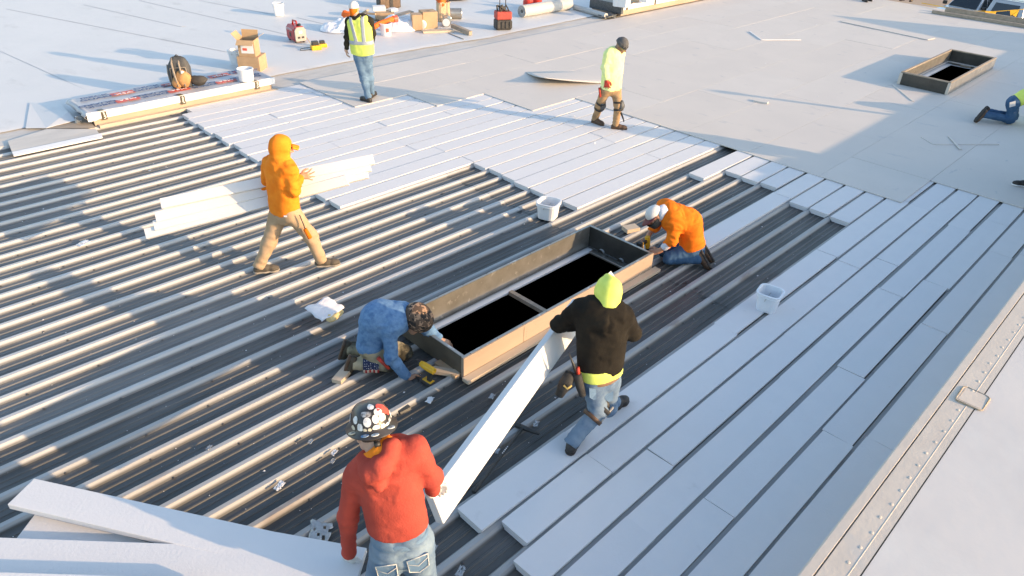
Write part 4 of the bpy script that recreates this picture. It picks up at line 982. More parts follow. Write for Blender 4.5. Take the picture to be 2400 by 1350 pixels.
# local x forward; windshield foot at x=1.05
c_, s_ = math.cos(hd), math.sin(hd); t.location = (p0[0]-1.05*c_, p0[1]-1.05*s_, LZ)
def xprof(poly, y0, y1): # polygon in (x,z) across y
    b = MB(); n = len(poly); vs = [(p[0], y0, p[1]) for p in poly]+[(p[0], y1, p[1]) for p in poly]
    return b.add(vs, [tuple(range(n)), tuple(range(n, 2*n))[::-1]]+[((i+1) % n, i, n+i, n+(i+1) % n) for i in range(n)])
xprof([(2.75, .45), (2.75, .95), (2.6, 1.06), (1.15, 1.16), (.9, 1.16), (-.95, 1.18), (-2.8, 1.2), (-2.85, .5)], -.96, .96).build('body', m_vwhite, t, bevel=.06)
b = MB(); b.add([(1.10, -.88, 1.14), (1.10, .88, 1.14), (.35, .70, 1.82), (.35, -.70, 1.82), (-1.0, -.88, 1.16), (-1.0, .88, 1.16), (-.80, .70, 1.82), (-.80, -.70, 1.82)], [(0, 1, 2, 3), (3, 2, 6, 7), (1, 5, 6, 2), (4, 0, 3, 7), (5, 4, 7, 6)]); b.build('cab', m_vwhite, t, bevel=.03)
MB().add([(1.10, -.78, 1.20), (1.10, .78, 1.20), (.44, .64, 1.78), (.44, -.64, 1.78)], [(0, 1, 2, 3)]).build('windshield', m_glass, t, solid=.03)
for sg in (-1, 1):
    for xa, xb in ((.80, .10), (.0, -.75)):
        xt = min(xa-.25, .33) if xa > .5 else xa-.03
        MB().add([(xa, sg*.887, 1.21), (xb, sg*.887, 1.21), (xb+.02, sg*.735, 1.74), (xt, sg*.735, 1.74)], [(0, 1, 2, 3)]).build('side_window', m_glass, t, solid=.02)
    m_ = MB(); m_.box((.95, sg*1.12, 1.28), (.12, .24, .20)); mo = m_.build('mirror', m_black, t, bevel=.04)
    MB().box((.888, sg*1.12, 1.28), (.006, .19, .15)).build('mirror_glass', m_glass, mo)
    MB().box((2.72, sg*.74, .86), (.10, .34, .18)).build('headlight', m_white_pl, t, bevel=.02)
    for x in (1.75, -1.85): wheel(t, x, sg*.86)
MB().box((2.76, 0, .82), (.06, 1.0, .26)).build('grille', m_black, t, bevel=.02)
MB().box((-1.9, 0, 1.21), (1.6, 1.6, .02)).build('bed_floor', m_black, t)
# van: rear to the building
p1 = np.array(g(2360, 26, LZ+1.45)); hv = math.atan2(*(dv*.88 + lr*.28)[[1, 0]])
t = thing('parked_van', 'silver van with dark rear and side windows parked right of the pickup', 'van', (0, 0, LZ), hv)
c_, s_ = math.cos(hv), math.sin(hv); L_ = 2.35
t.location = (p1[0]+L_*c_-.1*s_, p1[1]+L_*s_+.1*c_, LZ)
b = MB(); b.add([(-2.4, -.98, .45), (2.2, -.98, .45), (2.2, .98, .45), (-2.4, .98, .45), (-2.4, -.98, 1.10), (2.2, -.98, 1.05), (2.2, .98, 1.05), (-2.4, .98, 1.10), (-2.15, -.80, 1.95), (1.0, -.80, 1.95), (1.0, .80, 1.95), (-2.15, .80, 1.95)],
   [(0, 1, 5, 4), (2, 3, 7, 6), (3, 0, 4, 7), (1, 2, 6, 5), (4, 5, 9, 8), (6, 7, 11, 10), (7, 4, 8, 11), (5, 6, 10, 9), (8, 9, 10, 11), (3, 2, 1, 0)]); b.build('body', m_vsilver, t, bevel=.05)
MB().add([(-2.395, .70, 1.20), (-2.395, -.70, 1.20), (-2.215, -.60, 1.78), (-2.215, .60, 1.78)], [(0, 1, 2, 3)]).build('rear_window', m_glass, t, solid=.02)
for sg in (-1, 1):
    for xa, xb in ((-2.1, -1.55), (-1.45, -.75), (-.65, .1), (.2, .95)):
        MB().add([(xa, sg*.965, 1.18), (xb, sg*.965, 1.18), (xb-.02, sg*.845, 1.76), (xa+.02, sg*.845, 1.76)], [(0, 1, 2, 3)]).build('side_window', m_glass, t, solid=.02)
    MB().box((-2.41, sg*.84, 1.02), (.06, .18, .34)).build('tail_light', m_lampr, t, bevel=.02)
    MB().tube([(-1.9, sg*.62, 2.0), (.8, sg*.62, 2.0)], .025, 6).build('roof_rail', m_black, t)
    for x in (1.4, -1.5): wheel(t, x, sg*.88, .36)
MB().box((-2.42, 0, 1.05), (.05, .7, .07)).build('door_handle_bar', m_black, t, bevel=.01)
MB().box((-2.44, 0, .55), (.12, 1.85, .2)).build('bumper', m_black, t, bevel=.03)
MB().box((-1.2, 0, 2.03), (.08, 1.3, .03)).build('roof_bar', m_black, t)
MB().box((2.2, 0, .8), (.08, 1.2, .2)).build('grille', m_black, t)
MB().add([(2.16, -.80, 1.12), (2.16, .80, 1.12), (1.08, .70, 1.86), (1.08, -.70, 1.86)], [(0, 1, 2, 3)]).build('windshield', m_glass, t, solid=.02)
# ================================================================== people
A = lambda *v: np.array(v, float)
def nrm(v): return v/max(1e-9, np.linalg.norm(v))
class Field:
    """smooth union of tapered capsules and ellipsoids, turned into one continuous mesh"""
    def __init__(s): s.it = []; s.lo = A(9e9, 9e9, 9e9); s.hi = -s.lo; s.end = []; s.seg = []
    def _bb(s, p, r): s.lo = np.minimum(s.lo, p-r); s.hi = np.maximum(s.hi, p+r)
    def cone(s, a, b, ra, rb, k=.03, cut=None):
        a, b = A(*a), A(*b); s._bb(a, ra); s._bb(b, rb); ab = b-a; l2 = max(1e-9, ab@ab)
        def f(P):
            q = P-a; t = np.clip((q@ab)/l2, 0, 1); d = np.linalg.norm(q-t[:, None]*ab, axis=1)-(ra+(rb-ra)*t)
            if cut:
                for p, n in cut: d = np.maximum(d, (P-p)@n)
            return d
        s.it.append((f, k)); s.seg.append((a, b)); return s
    def ell(s, c, ax, r, k=.03, cut=None):
        c = A(*c); Rm = np.array(ax).T; r = A(*r); s._bb(c, r.max())
        def f(P):
            q = (P-c)@Rm; k0 = np.linalg.norm(q/r, axis=1); k1 = np.linalg.norm(q/(r*r), axis=1); d = k0*(k0-1)/np.maximum(k1, 1e-6)
            if cut:
                for p, n in cut: d = np.maximum(d, (P-p)@n)
            return d
        s.it.append((f, k)); return s
    def sub(s, f): s.it.append((f, 'sub')); return s
    def ev(s, P):
        d = None
        for f, k in s.it:
            e = f(P)
            if d is None: d = e; continue
            if k == 'sub': d = np.maximum(d, -e); continue
            h = np.clip(.5+.5*(d-e)/k, 0, 1); d = d*(1-h)+e*h-k*h*(1-h)
        for p, n in s.end: d = np.maximum(d, (P-p)@n)
        return d
    def mesh(s, h, name, mat, parent, base, fold=0.0, fl=16, fp=5, seed=0, kind=None, wrinkle=0.0, inflate=0.0):
        H4 = h*4; lo = s.lo-3*h; n4 = np.ceil((s.hi+3*h-lo)/H4).astype(int)+1
        g4 = [lo[i]+H4*(np.arange(n4[i])+.375) for i in range(3)]
        X = np.stack(np.meshgrid(*g4, indexing='ij'), -1).reshape(-1, 3)
        C = s.ev(X).reshape(n4); act = np.abs(C) < H4*1.3
        fine = np.repeat(np.repeat(np.repeat(C, 4, 0), 4, 1), 4, 2).astype(np.float32)
        am = np.repeat(np.repeat(np.repeat(act, 4, 0), 4, 1), 4, 2)
        ii = np.argwhere(am); P = lo+ii*h
        fine[am] = s.ev(P)-inflate
        V_, F_ = snets(fine, lo, h)
        me = bpy.data.meshes.new(name); me.from_pydata(V_.tolist(), [], F_.tolist()); me.update()
        n = len(me.vertices)
        for it in range(1):
            nr = np.empty(n*3); me.vertices.foreach_get('normal', nr); nr = nr.reshape(-1, 3)
        co = V_.copy()
        if fold or wrinkle:
            best = np.full(n, 9e9); T = np.zeros((n, 3))
            for q, (a, b) in enumerate(s.seg):
                ab = b-a; L = np.linalg.norm(ab)
                if L < .03: continue
                u = ab/L; t = np.clip((V_-a)@u, 0, L); d = np.linalg.norm(V_-a-t[:, None]*u, axis=1)
                c = (V_-a)-((V_-a)@u)[:, None]*u
                cand = c*fp+((V_-a)@u)[:, None]*u*fl+q*3.7
                w = d < best; best[w] = d[w]; T[w] = cand[w]
            en = np.full(n, 9e9)
            for (a, b) in s.seg:
                if np.linalg.norm(b-a) < .12: continue
                en = np.minimum(en, np.minimum(np.linalg.norm(V_-a, axis=1), np.linalg.norm(V_-b, axis=1)))
            mu = .45+.95*np.exp(-(np.maximum(0, en-.05)/.09)**2)
            T = T+np.array([[.55*noise.noise(Vector(p)*5+Vector((0, seed, 0))), .55*noise.noise(Vector(p)*5+Vector((9, seed, 0))), 0] for p in V_])
            amt = mu*np.array([(.75-abs(noise.noise(Vector(T[i])+Vector((seed, 0, 0))))*2.2)*fold + noise.noise(Vector(V_[i]*45+seed))*wrinkle for i in range(n)])
            ed = np.empty(len(me.edges)*2, int); me.edges.foreach_get('vertices', ed); ed = ed.reshape(-1, 2); dg = np.bincount(ed.ravel(), minlength=n)
            for _ in range(2):
                s_ = np.zeros(n); np.add.at(s_, ed[:, 0], amt[ed[:, 1]]); np.add.at(s_, ed[:, 1], amt[ed[:, 0]]); amt = .4*amt+.6*s_/np.maximum(dg, 1)
            co = co+nr*amt[:, None]
        co = co-base
        me.vertices.foreach_set('co', co.ravel()); me.polygons.foreach_set('use_smooth', [True]*len(me.polygons)); me.update()
        me.materials.append(mat)
        o = link(bpy.data.objects.new(name, me)); o.parent = parent
        return o
def snets(D, o, h):
    N = D < 0
    c = [D[i:D.shape[0]-1+i, j:D.shape[1]-1+j, k:D.shape[2]-1+k] for i in (0, 1) for j in (0, 1) for k in (0, 1)]
    nn = sum((x < 0).astype(np.int8) for x in c); act = (nn > 0) & (nn < 8)
    idx = np.argwhere(act); vals = np.stack([x[act] for x in c], 1)
    cor = np.array([(i, j, k) for i in (0, 1) for j in (0, 1) for k in (0, 1)], float)
    acc = np.zeros((len(idx), 3)); cnt = np.zeros(len(idx))
    for a in range(8):
        for b in range(a+1, 8):
            if abs(cor[a]-cor[b]).sum() != 1: continue
            va, vb = vals[:, a], vals[:, b]; x = (va < 0) != (vb < 0); t = np.where(x, va/np.where(x, va-vb, 1), 0)
            acc += x[:, None]*(cor[a]+(cor[b]-cor[a])*t[:, None]); cnt += x
    Vv = o+h*(idx+acc/cnt[:, None])
    mp = np.full(act.shape, -1, int); mp[act] = np.arange(len(idx))
    F = []
    for ax in range(3):
        s0 = [slice(1, -1)]*3; s1 = [slice(1, -1)]*3; s0[ax] = slice(0, -1); s1[ax] = slice(1, None)
        a, b = N[tuple(s0)], N[tuple(s1)]; w = np.argwhere(a != b)
        if not len(w): continue
        flip = a[a != b]
        w = w+1; w[:, ax] -= 1
        p, q = [(1, 2), (2, 0), (0, 1)][ax]
        e = np.eye(3, dtype=int)
        get = lambda off: mp[tuple((w+off).T)]
        f = np.stack([get(-e[p]-e[q]), get(-e[q]), get(0*e[p]), get(-e[p])], 1)
        f[~flip] = f[~flip][:, ::-1]
        f = f[(f >= 0).all(1)]; F.append(f)
    return Vv, np.concatenate(F)

def axes(f, u):
    f = nrm(f); r = nrm(np.cross(f, u)); u2 = np.cross(r, f); return r, f, u2   # right, forward, up
def hand(F, W, d, n, side, curl=.5, k=.006, s=1.0, spread=0.0, thumb=.6, fat=1.0):
    """wrist W, finger direction d, palm normal n, side = thumb side"""
    d = nrm(d); n = nrm(n-d*(n@d)); sd_ = nrm(side-d*(side@d)-n*(side@n))
    F.cone(W-d*.02, W+d*.02, .026*fat, .027*fat, .02)
    for i, (ln, o) in enumerate(((.072, .030), (.080, .010), (.075, -.010), (.060, -.029))):
        o *= s; b0 = W+d*.015*s+sd_*o*.7; b1 = W+d*(.088-.004*abs(i-1))*s+sd_*o
        F.cone(b0, b1, .0155*s*fat, .0125*s*fat, .012)
        p = b1; a = .25*curl; dirs = d*1.0+sd_*spread*(o/.03); r0 = .0095*s*fat
        for j, fr in enumerate((.45, .32, .27)):
            a += curl*(.75 if j == 0 else .8)
            v = nrm(nrm(dirs)*math.cos(a)+n*math.sin(a)); q = p+v*ln*fr*s
            F.cone(p, q, r0, r0*.92, k); p = q; r0 *= .93
    b0 = W+d*.022*s+sd_*.022*s+n*.006; b1 = b0+nrm(d*.55+sd_*.75+n*.25*thumb)*.045*s; b2 = b1+nrm(d*.85+sd_*(.35-.5*thumb*curl)+n*.55*thumb)*.032*s; b3 = b2+nrm(d*.9+n*.6*thumb-sd_*.25*curl)*.026*s
    F.cone(b0, b1, .0155*s*fat, .0125*s*fat, .012); F.cone(b1, b2, .0115*s*fat, .0105*s*fat, k); F.cone(b2, b3, .0105*s*fat, .009*s*fat, k)
    return W+d*.09*s

def head_shape(F, c, f, u, s=1.0):
    r, f, u = axes(f, u); L = lambda x, y, z: c+(r*x+f*y+u*z)*s
    ax = (r, f, u)
    F.ell(L(0, -.012, .028), ax, A(.076, .096, .088)*s, .03)
    F.ell(L(0, .018, -.035), ax, A(.064, .074, .082)*s, .04)
    F.cone(L(0, .055, -.095), L(0, .066, -.10), .027*s, .025*s, .03)                       # chin
    for x in (-1, 1): F.cone(L(x*.048, .0, -.06), L(x*.02, .055, -.097), .026*s, .022*s, .03)
    F.cone(L(-.035, .080, .018), L(.035, .080, .018), .013*s, .013*s, .012)                # brow
    F.cone(L(0, .088, .008), L(0, .112, -.028), .009*s, .013*s, .010)                      # nose
    for x in (-1, 1): F.ell(L(x*.013, .100, -.032), ax, A(.010, .011, .009)*s, .006)
    for x in (-1, 1): F.ell(L(x*.045, .072, -.02), ax, A(.022, .016, .02)*s, .014)         # cheeks
    F.cone(L(-.020, .086, -.060), L(.020, .086, -.060), .0075*s, .0075*s, .004)            # lips
    F.cone(L(-.016, .085, -.072), L(.016, .085, -.072), .0085*s, .0085*s, .004)
    for x in (-1, 1):                                                                       # ears
        F.ell(L(x*.079, -.012, -.005), ax, A(.010, .020, .033)*s, .006)
    return L
SKINS = {}
def skin(name, c): 
    if name not in SKINS: SKINS[name] = M('skin_'+name, c, tuple(x*.86 for x in c), 14, .5, .001, 60, sss=.08)
    return SKINS[name]
m_eye = M('eye_white', (.7, .68, .64), rough=.2)
m_sole = M('pale_rubber_sole', (.38, .33, .27), (.30, .26, .21), 9, .8)
m_soled = M('dark_rubber_sole', (.035, .03, .028), rough=.85)
def boot(parent, base, ank, toe_dir, up_dir, mat, sole=m_soled, L=.28, h=.011, heel=None, sh=.11, upleg=None):
    """ank = ankle point, toe_dir along the foot, up_dir sole normal"""
    td = nrm(toe_dir); u = nrm(up_dir-td*(up_dir@td)); s_ = np.cross(td, u)
    hb = ank-td*.055-u*.075; bot = ank-u*.098
    F = Field()
    F.cone(ank+(upleg if upleg is not None else u)*sh, ank-u*.02, .050, .046, .03)
    F.cone(ank-td*.035-u*.055, ank+td*.06-u*.05, .043, .042, .03)
    F.cone(ank+td*.06-u*.052, ank+td*(L-.105)-u*.062, .043, .036, .03)
    F.cone(ank+td*(L-.14)-u*.062-s_*.012, ank+td*(L-.14)-u*.062+s_*.012, .038, .038, .02)
    F.end.append((bot+u*.012, -u))
    if sh: pass
    o = F.mesh(h, 'boot', mat, parent, base, fold=.004, fl=30, fp=10, seed=3)
    G = Field()
    G.cone(ank-td*.035-u*.075, ank+td*.05-u*.075, .047, .044, .02); G.cone(ank+td*.06-u*.075, ank+td*(L-.105)-u*.075, .046, .041, .02)
    G.cone(ank+td*(L-.14)-u*.075-s_*.012, ank+td*(L-.14)-u*.075+s_*.012, .042, .042, .02)
    G.end += [(bot-u*.002, -u), (bot+u*.024, u)]
    q = G.mesh(h*.8, 'sole', sole, o, base)
    return o

def make_person(label, base, J, mats, opt):
    """J: world joints. mats: dict of materials. opt: builder options."""
    base = A(base[0], base[1], base[2])
    t = thing('person', label, 'person', tuple(base), 0, 'roofing workers')
    h = opt.get('h', .012); bag = opt.get('bag', .0); sz = opt.get('size', 1.0)
    hm = (J['hipL']+J['hipR'])/2; sm = (J['shL']+J['shR'])/2
    spine = J.get('sp', None)
    side = nrm(J['shR']-J['shL']); hside = nrm(J['hipR']-J['hipL'])
    f, hu = opt['face'], opt['headup']
    # ---- body (skin), one continuous mesh
    B = Field()
    Lh = head_shape(B, J['head'], f, hu, opt.get('hs', 1.0))
    B.cone(J['neck'], J['head']-nrm(hu)*.03-nrm(f)*.02, .056, .054, .03)
    path = [hm, spine, sm] if spine is not None else [hm, sm]
    for a, b in zip(path[:-1], path[1:]):
        for x in (-1, 1): B.cone(a+hside*.06*x, b+side*.07*x, .08, .08, .05)
    B.cone(sm, J['neck'], .07, .056, .05)
    for S_ in 'LR':
        B.cone(sm, J['sh'+S_], .06, .05, .04); B.cone(J['sh'+S_], J['el'+S_], .047, .038, .03); B.cone(J['el'+S_], J['wr'+S_], .038, .026, .03)
        B.cone(hm, J['hip'+S_], .075, .075, .04); B.cone(J['hip'+S_], J['kn'+S_], .072, .050, .04); B.cone(J['kn'+S_], J['an'+S_], .046, .034, .03)
        B.cone(J['an'+S_], J['an'+S_]+nrm(opt['toe'+S_])*.05-nrm(opt.get('soleup'+S_, ZU))*.05, .03, .026, .03)
        if 'hand'+S_ in opt and not opt.get('glove'):
            hd_ = opt['hand'+S_]; hand(B, J['wr'+S_], hd_[0], hd_[1], hd_[2], hd_[3], s=sz*opt.get('hsz', 1.0), spread=hd_[4] if len(hd_) > 4 else 0)
        elif opt.get('glove'): B.cone(J['wr'+S_], J['wr'+S_]+nrm(opt['hand'+S_][0])*.06, .024, .02, .02)
    bo = B.mesh(opt.get('hb', .009), 'body', mats['skin'], t, base)
    for x in (-1, 1):
        MB().ellipsoid(Vector(Lh(x*.031, .079, .0)-base), (.0125, .0125, .0125), 8, 6).build('eye', m_eye, bo, smooth=True)
    if opt.get('glove'):
        for S_ in 'LR':
            if 'hand'+S_ in opt:
                G = Field(); hd_ = opt['hand'+S_]
                hand(G, J['wr'+S_], hd_[0], hd_[1], hd_[2], hd_[3], s=1.04, fat=1.18, spread=hd_[4] if len(hd_) > 4 else 0); G.cone(J['wr'+S_]-nrm(hd_[0])*.045, J['wr'+S_]+nrm(hd_[0])*.01, .034, .032, .015)
                G.mesh(.006, 'glove', mats['glove'], t, base)
    # ---- top
    F = Field(); w = opt.get('wide', 1.0); tb = opt.get('torso', .112)
    down = nrm(hm-(spine if spine is not None else sm))
    hem = hm-down*opt.get('hem', .02); hemcut = [(hem, down)] if spine is None or True else None
    pts = path
    for i, (a, b) in enumerate(zip(pts[:-1], pts[1:])):
        ct = hemcut if i == 0 else None
        for x in (-1, 0, 1):
            F.cone(a+(hside*.075*x*w)-(down*-.06 if i == 0 else 0), b+side*.088*x*w, tb+bag-.006*abs(x), tb+.006+bag-.012*abs(x), .06, cut=ct)
    F.cone(J['shL']*.8+J['shR']*.2-ZU*.0, J['shR']*.8+J['shL']*.2, .078+bag*.5, .078+bag*.5, .05)
    F.cone(sm, J['neck'], .085, .066, .05, cut=[(J['neck']+nrm(J['neck']-sm)*.012, nrm(J['neck']-sm))])
    for S_ in 'LR':
        sh, el, wr = J['sh'+S_], J['el'+S_], J['wr'+S_]; ar = opt.get('arm', 1.0)
        F.cone(sh, el, .066*ar+bag*.5, .056*ar+bag*.4, .04)
        if opt.get('sleeve', 'long') == 'long':
            fd = nrm(wr-el); F.cone(el, wr, .055*ar+bag*.4, .042*ar+bag*.2, .03, cut=[(wr-fd*opt.get('cuff', .01), fd)])
        elif opt['sleeve'] == '3q':
            fd = nrm(wr-el); e2 = el+(wr-el)*.45; F.cone(el, e2, .052*ar, .047*ar, .03, cut=[(e2, fd)])
    if 'hoodup' in opt:
        r_, f_, u_ = axes(f, hu); c = J['head']
        F.ell(c+u_*.012-f_*.022, (r_, f_, u_), (.108, .122, .132), .03)
        F.cone(J['neck']-ZU*.0, c-u_*.04-f_*.02, .098, .096, .05)
        cf = c+f_*.085-u_*.015
        F.sub(lambda P: np.linalg.norm(((P-cf)@np.array((r_, f_, u_)).T)/A(.070, .075, .095), axis=1)*.07-.07)
    if 'hooddown' in opt:
        bk = opt['hooddown']; n_ = J['neck']
        F.cone(n_-side*.085+bk*.02+ZU*.005, n_-side*.04+bk*.095-ZU*.06, .042, .050, .022); F.cone(n_-side*.04+bk*.095-ZU*.06, n_+side*.04+bk*.095-ZU*.06, .050, .050, .03); F.cone(n_+side*.04+bk*.095-ZU*.06, n_+side*.085+bk*.02+ZU*.005, .050, .042, .03)
        F.cone(n_+bk*.10-ZU*.06, n_+bk*.095-ZU*.19, .062, .026, .03)
    top = F.mesh(h, opt.get('topname', 'hoodie'), mats['top'], t, base, fold=opt.get('fold', .011), fl=opt.get('fl', 15), fp=5, seed=opt.get('seed', 0), wrinkle=.0015)
    # ---- trousers
    T = Field(); tl = opt.get('leg', 1.0)
    wu = nrm((spine if spine is not None else sm)-hm); waist = hm+wu*opt.get('waist', .10)
    for x in (-1, 0, 1): T.cone(hm+hside*.055*x, hm+hside*.06*x+wu*.12, .108, .104, .05, cut=[(waist, wu)])
    for S_ in 'LR':
        hp, kn, an = J['hip'+S_], J['kn'+S_], J['an'+S_]; sdn = nrm(an-kn)
        T.cone(hp, kn, .098*tl, .074*tl, .05); T.cone(kn, an-sdn*-.05, .072*tl, .060*tl, .04, cut=[(an-sdn*opt.get('cuffleg', -.035), sdn)])
    tr = T.mesh(h, 'trousers', mats['trousers'], t, base, fold=opt.get('tfold', .010), fl=15, fp=6, seed=opt.get('seed', 0)+9, wrinkle=.001)
    # ---- boots
    for S_ in 'LR':
        td = opt['toe'+S_]; ud = opt.get('soleup'+S_, ZU)
        boot(t, base, J['an'+S_], td, ud, mats['boot'], mats.get('sole', m_soled), upleg=nrm(J['kn'+S_]-J['an'+S_]), sh=opt.get('shaft', .07), h=max(.009, h*.85))
    return t, bo, top, tr, Lh, base

def cap_shell(Lh, base, mat, parent, name='cap', r=(.086, .108, .098), c=(0, -.012, .030), z0=.0, brim=None, brim_dir=1, brim_mat=None, tilt=0, hh=1.0):
    """shell over the skull: built with MB in head axes"""
    o = Lh(0, 0, 0); ex = Lh(1, 0, 0)-o; ey = Lh(0, 1, 0)-o; ez = Lh(0, 0, 1)-o
    Rm = Matrix((tuple(ex), tuple(ey), tuple(ez))).transposed()
    b = MB(); b.ellipsoid(Vector(Lh(*c)-base), r, 26, 12, rot=Rm, z0=z0, z1=1.0)
    ob = b.build(name, mat, parent, smooth=True)
    if brim:
        n = 13; vs = []; fs = []; w, l = brim
        for j in range(4):
            for i in range(n):
                a = (i/(n-1)-.5)*math.pi*.92; rr = 1+j/3*0
                x = r[0]*math.sin(a)*1.0; y = r[1]*math.cos(a)
                ext = l*(j/3)*math.cos(a)**.6 if abs(a) < 1.5 else 0
                vs.append(Vector(Lh(c[0]+x*(1+.02*j), c[1]+brim_dir*(y+ext), c[2]+r[2]*z0+.004-.012*(j/3)-.22*x*x/.09*.09*(0 if j == 0 else 1))-base))
        for j in range(3):
            for i in range(n-1): fs.append((j*n+i, j*n+i+1, (j+1)*n+i+1, (j+1)*n+i))
        MB().add(vs, fs).build('bill', brim_mat or mat, ob, smooth=True, solid=.005)
    return ob, Rm

def J_of(base, tab, **extra):
    J = {k: at(v[0], v[1], base, v[2]) for k, v in tab.items()}
    J.update(extra); return J
rv = lambda r, d, z=0.0: RH*r+FH*d+ZU*z        # direction from picture-right, away, up

# ---- cloth materials
m_hiv_o = M('hi_vis_orange_fleece', (.90, .27, .025), (.84, .21, .015), 7, .88, .003, 70, spec=.15, c3=(.70, .17, .02), s3=5, lo3=.62, hi3=.78)
m_hiv_o2 = M('orange_jersey', (.80, .20, .014), (.72, .15, .010), 7, .88, .003, 70, spec=.15, c3=(.50, .09, .01), s3=6, lo3=.62, hi3=.78)
m_hiv_y = M('hi_vis_yellow_mesh', (.72, .80, .17), (.64, .73, .13), 9, .7, .002, 110, spec=.25)
m_hiv_y2 = M('hi_vis_yellow_jersey', (.80, .86, .42), (.72, .80, .30), 7, .8, .002, 90, spec=.2)
m_redh = M('red_fleece', (.42, .072, .052), (.36, .06, .044), 6, .9, .003, 90, spec=.12, c3=(.30, .045, .034), s3=5, lo3=.62, hi3=.80)
m_blackh = M('black_fleece', (.013, .011, .009), (.021, .018, .014), 6, .9, .0025, 120, spec=.15)
m_darkh = M('dark_olive_fleece', (.022, .020, .015), (.034, .03, .022), 6, .9, .0025, 120, spec=.15)
m_blue = M('blue_heather_jersey', (.10, .20, .36), (.145, .26, .43), 30, .85, .002, 100, c3=(.075, .155, .30), s3=14, lo3=.5, hi3=.66, spec=.2)
m_jean = M('faded_denim', (.11, .17, .255), (.205, .275, .35), 5, .85, .0015, 160, c3=(.07, .12, .21), s3=3.2, lo3=.50, hi3=.66, spec=.2)
m_jean_d = M('dark_denim', (.035, .085, .17), (.07, .14, .24), 6, .85, .0015, 160, c3=(.30, .32, .32), s3=5, lo3=.62, hi3=.72, spec=.2)
m_jean_m = M('blue_denim', (.095, .165, .26), (.15, .235, .34), 5, .85, .0015, 160, c3=(.05, .09, .16), s3=4, lo3=.54, hi3=.68, spec=.2)
m_khaki = M('khaki_canvas', (.47, .33, .21), (.41, .285, .175), 5, .85, .0015, 120, c3=(.28, .19, .12), s3=6, lo3=.60, hi3=.72, spec=.2)
m_tan = M('tan_canvas', (.40, .26, .14), (.34, .215, .115), 5, .85, .0015, 120, c3=(.22, .14, .08), s3=6, lo3=.6, hi3=.72, spec=.2)
m_khaki2 = M('olive_khaki_canvas', (.42, .36, .24), (.30, .26, .17), 5, .85, .0015, 120, c3=(.06, .055, .04), s3=3, lo3=.50, hi3=.60, spec=.2)
m_bootb = M('brown_boot_leather', (.11, .06, .032), (.075, .042, .024), 14, .6, .002, 60)
m_bootk = M('black_boot_leather', (.022, .019, .017), (.035, .03, .026), 14, .55, .002, 60)
m_shoe = M('grey_trainer', (.115, .095, .07), (.07, .058, .044), 30, .75, .002, 80)
m_cap = M('pale_cap_cloth', (.66, .64, .62), (.58, .56, .55), 9, .85, .002, 80)
m_gr_b = M('grey_knit', (.075, .075, .08), (.11, .11, .115), 40, .9, .003, 160)
m_pad = M('grey_knee_pad', (.085, .09, .095), (.06, .063, .066), 10, .6, .002, 60)
m_reflect = M('grey_reflective_tape', (.36, .40, .45), (.32, .36, .41), 12, .4)
m_redglove = M('red_glove', (.55, .045, .02), (.30, .03, .02), 18, .6)
m_whglove = M('white_glove', (.70, .68, .65), (.50, .48, .46), 14, .75, .002, 60)
m_leather = M('brown_leather', (.26, .15, .08), (.18, .10, .055), 12, .6)
m_camo = M('brown_camouflage', (.10, .062, .04), (.36, .22, .135), 16, .85, .002, 70, lo=.50, hi=.54, c3=(.022, .018, .015), s3=20, lo3=.52, hi3=.56, detail=2)
m_gaiter = M('white_striped_gaiter', (.62, .64, .70), (.52, .55, .63), 9, .85, .006, 26, stretch=(1, 1, 4))
m_hair = M('short_dark_hair', (.035, .024, .017), (.06, .042, .03), 60, .7, .002, 200)
SK1, SK2, SK3 = skin('tan', (.42, .235, .15)), skin('fair', (.52, .33, .24)), skin('brown', (.27, .145, .085))
def hipline(J): return nrm(J['hipR']-J['hipL'])
def ribbon(pts, w, mat, parent, name, base, nrms, th=.006):
    """flat strap through pts, width along w vectors"""
    b = MB(); vs = []; fs = []
    for p, ww, n_ in zip(pts, w, nrms): vs += [p-ww/2+n_*.002-base, p+ww/2+n_*.002-base]
    for i in range(len(pts)-1): fs.append((2*i, 2*i+1, 2*i+3, 2*i+2))
    return b.add(vs, fs).build(name, mat, parent, smooth=True, solid=th)
def band(parent, base, c, axis, ra, rb, h_, mat, name, squash=(1, 1), xdir=None, th=.008):
    """ring-shaped cloth band round a limb or torso"""
    ax = nrm(axis); x = nrm((xdir if xdir is not None else RH)-ax*((xdir if xdir is not None else RH)@ax)); y = np.cross(ax, x); n = 28
    vs = []; fs = []
    for j, (zz, r) in enumerate(((-.5, ra), (0, (ra+rb)/2), (.5, rb))):
        for k in range(n):
            a = 2*math.pi*k/n; vs.append(c+ax*zz*h_+(x*math.cos(a)*squash[0]+y*math.sin(a)*squash[1])*r-base)
    for j in range(2):
        for k in range(n): fs.append((j*n+k, j*n+(k+1) % n, (j+1)*n+(k+1) % n, (j+1)*n+k))
    return MB().add(vs, fs).build(name, mat, parent, smooth=True, solid=th)

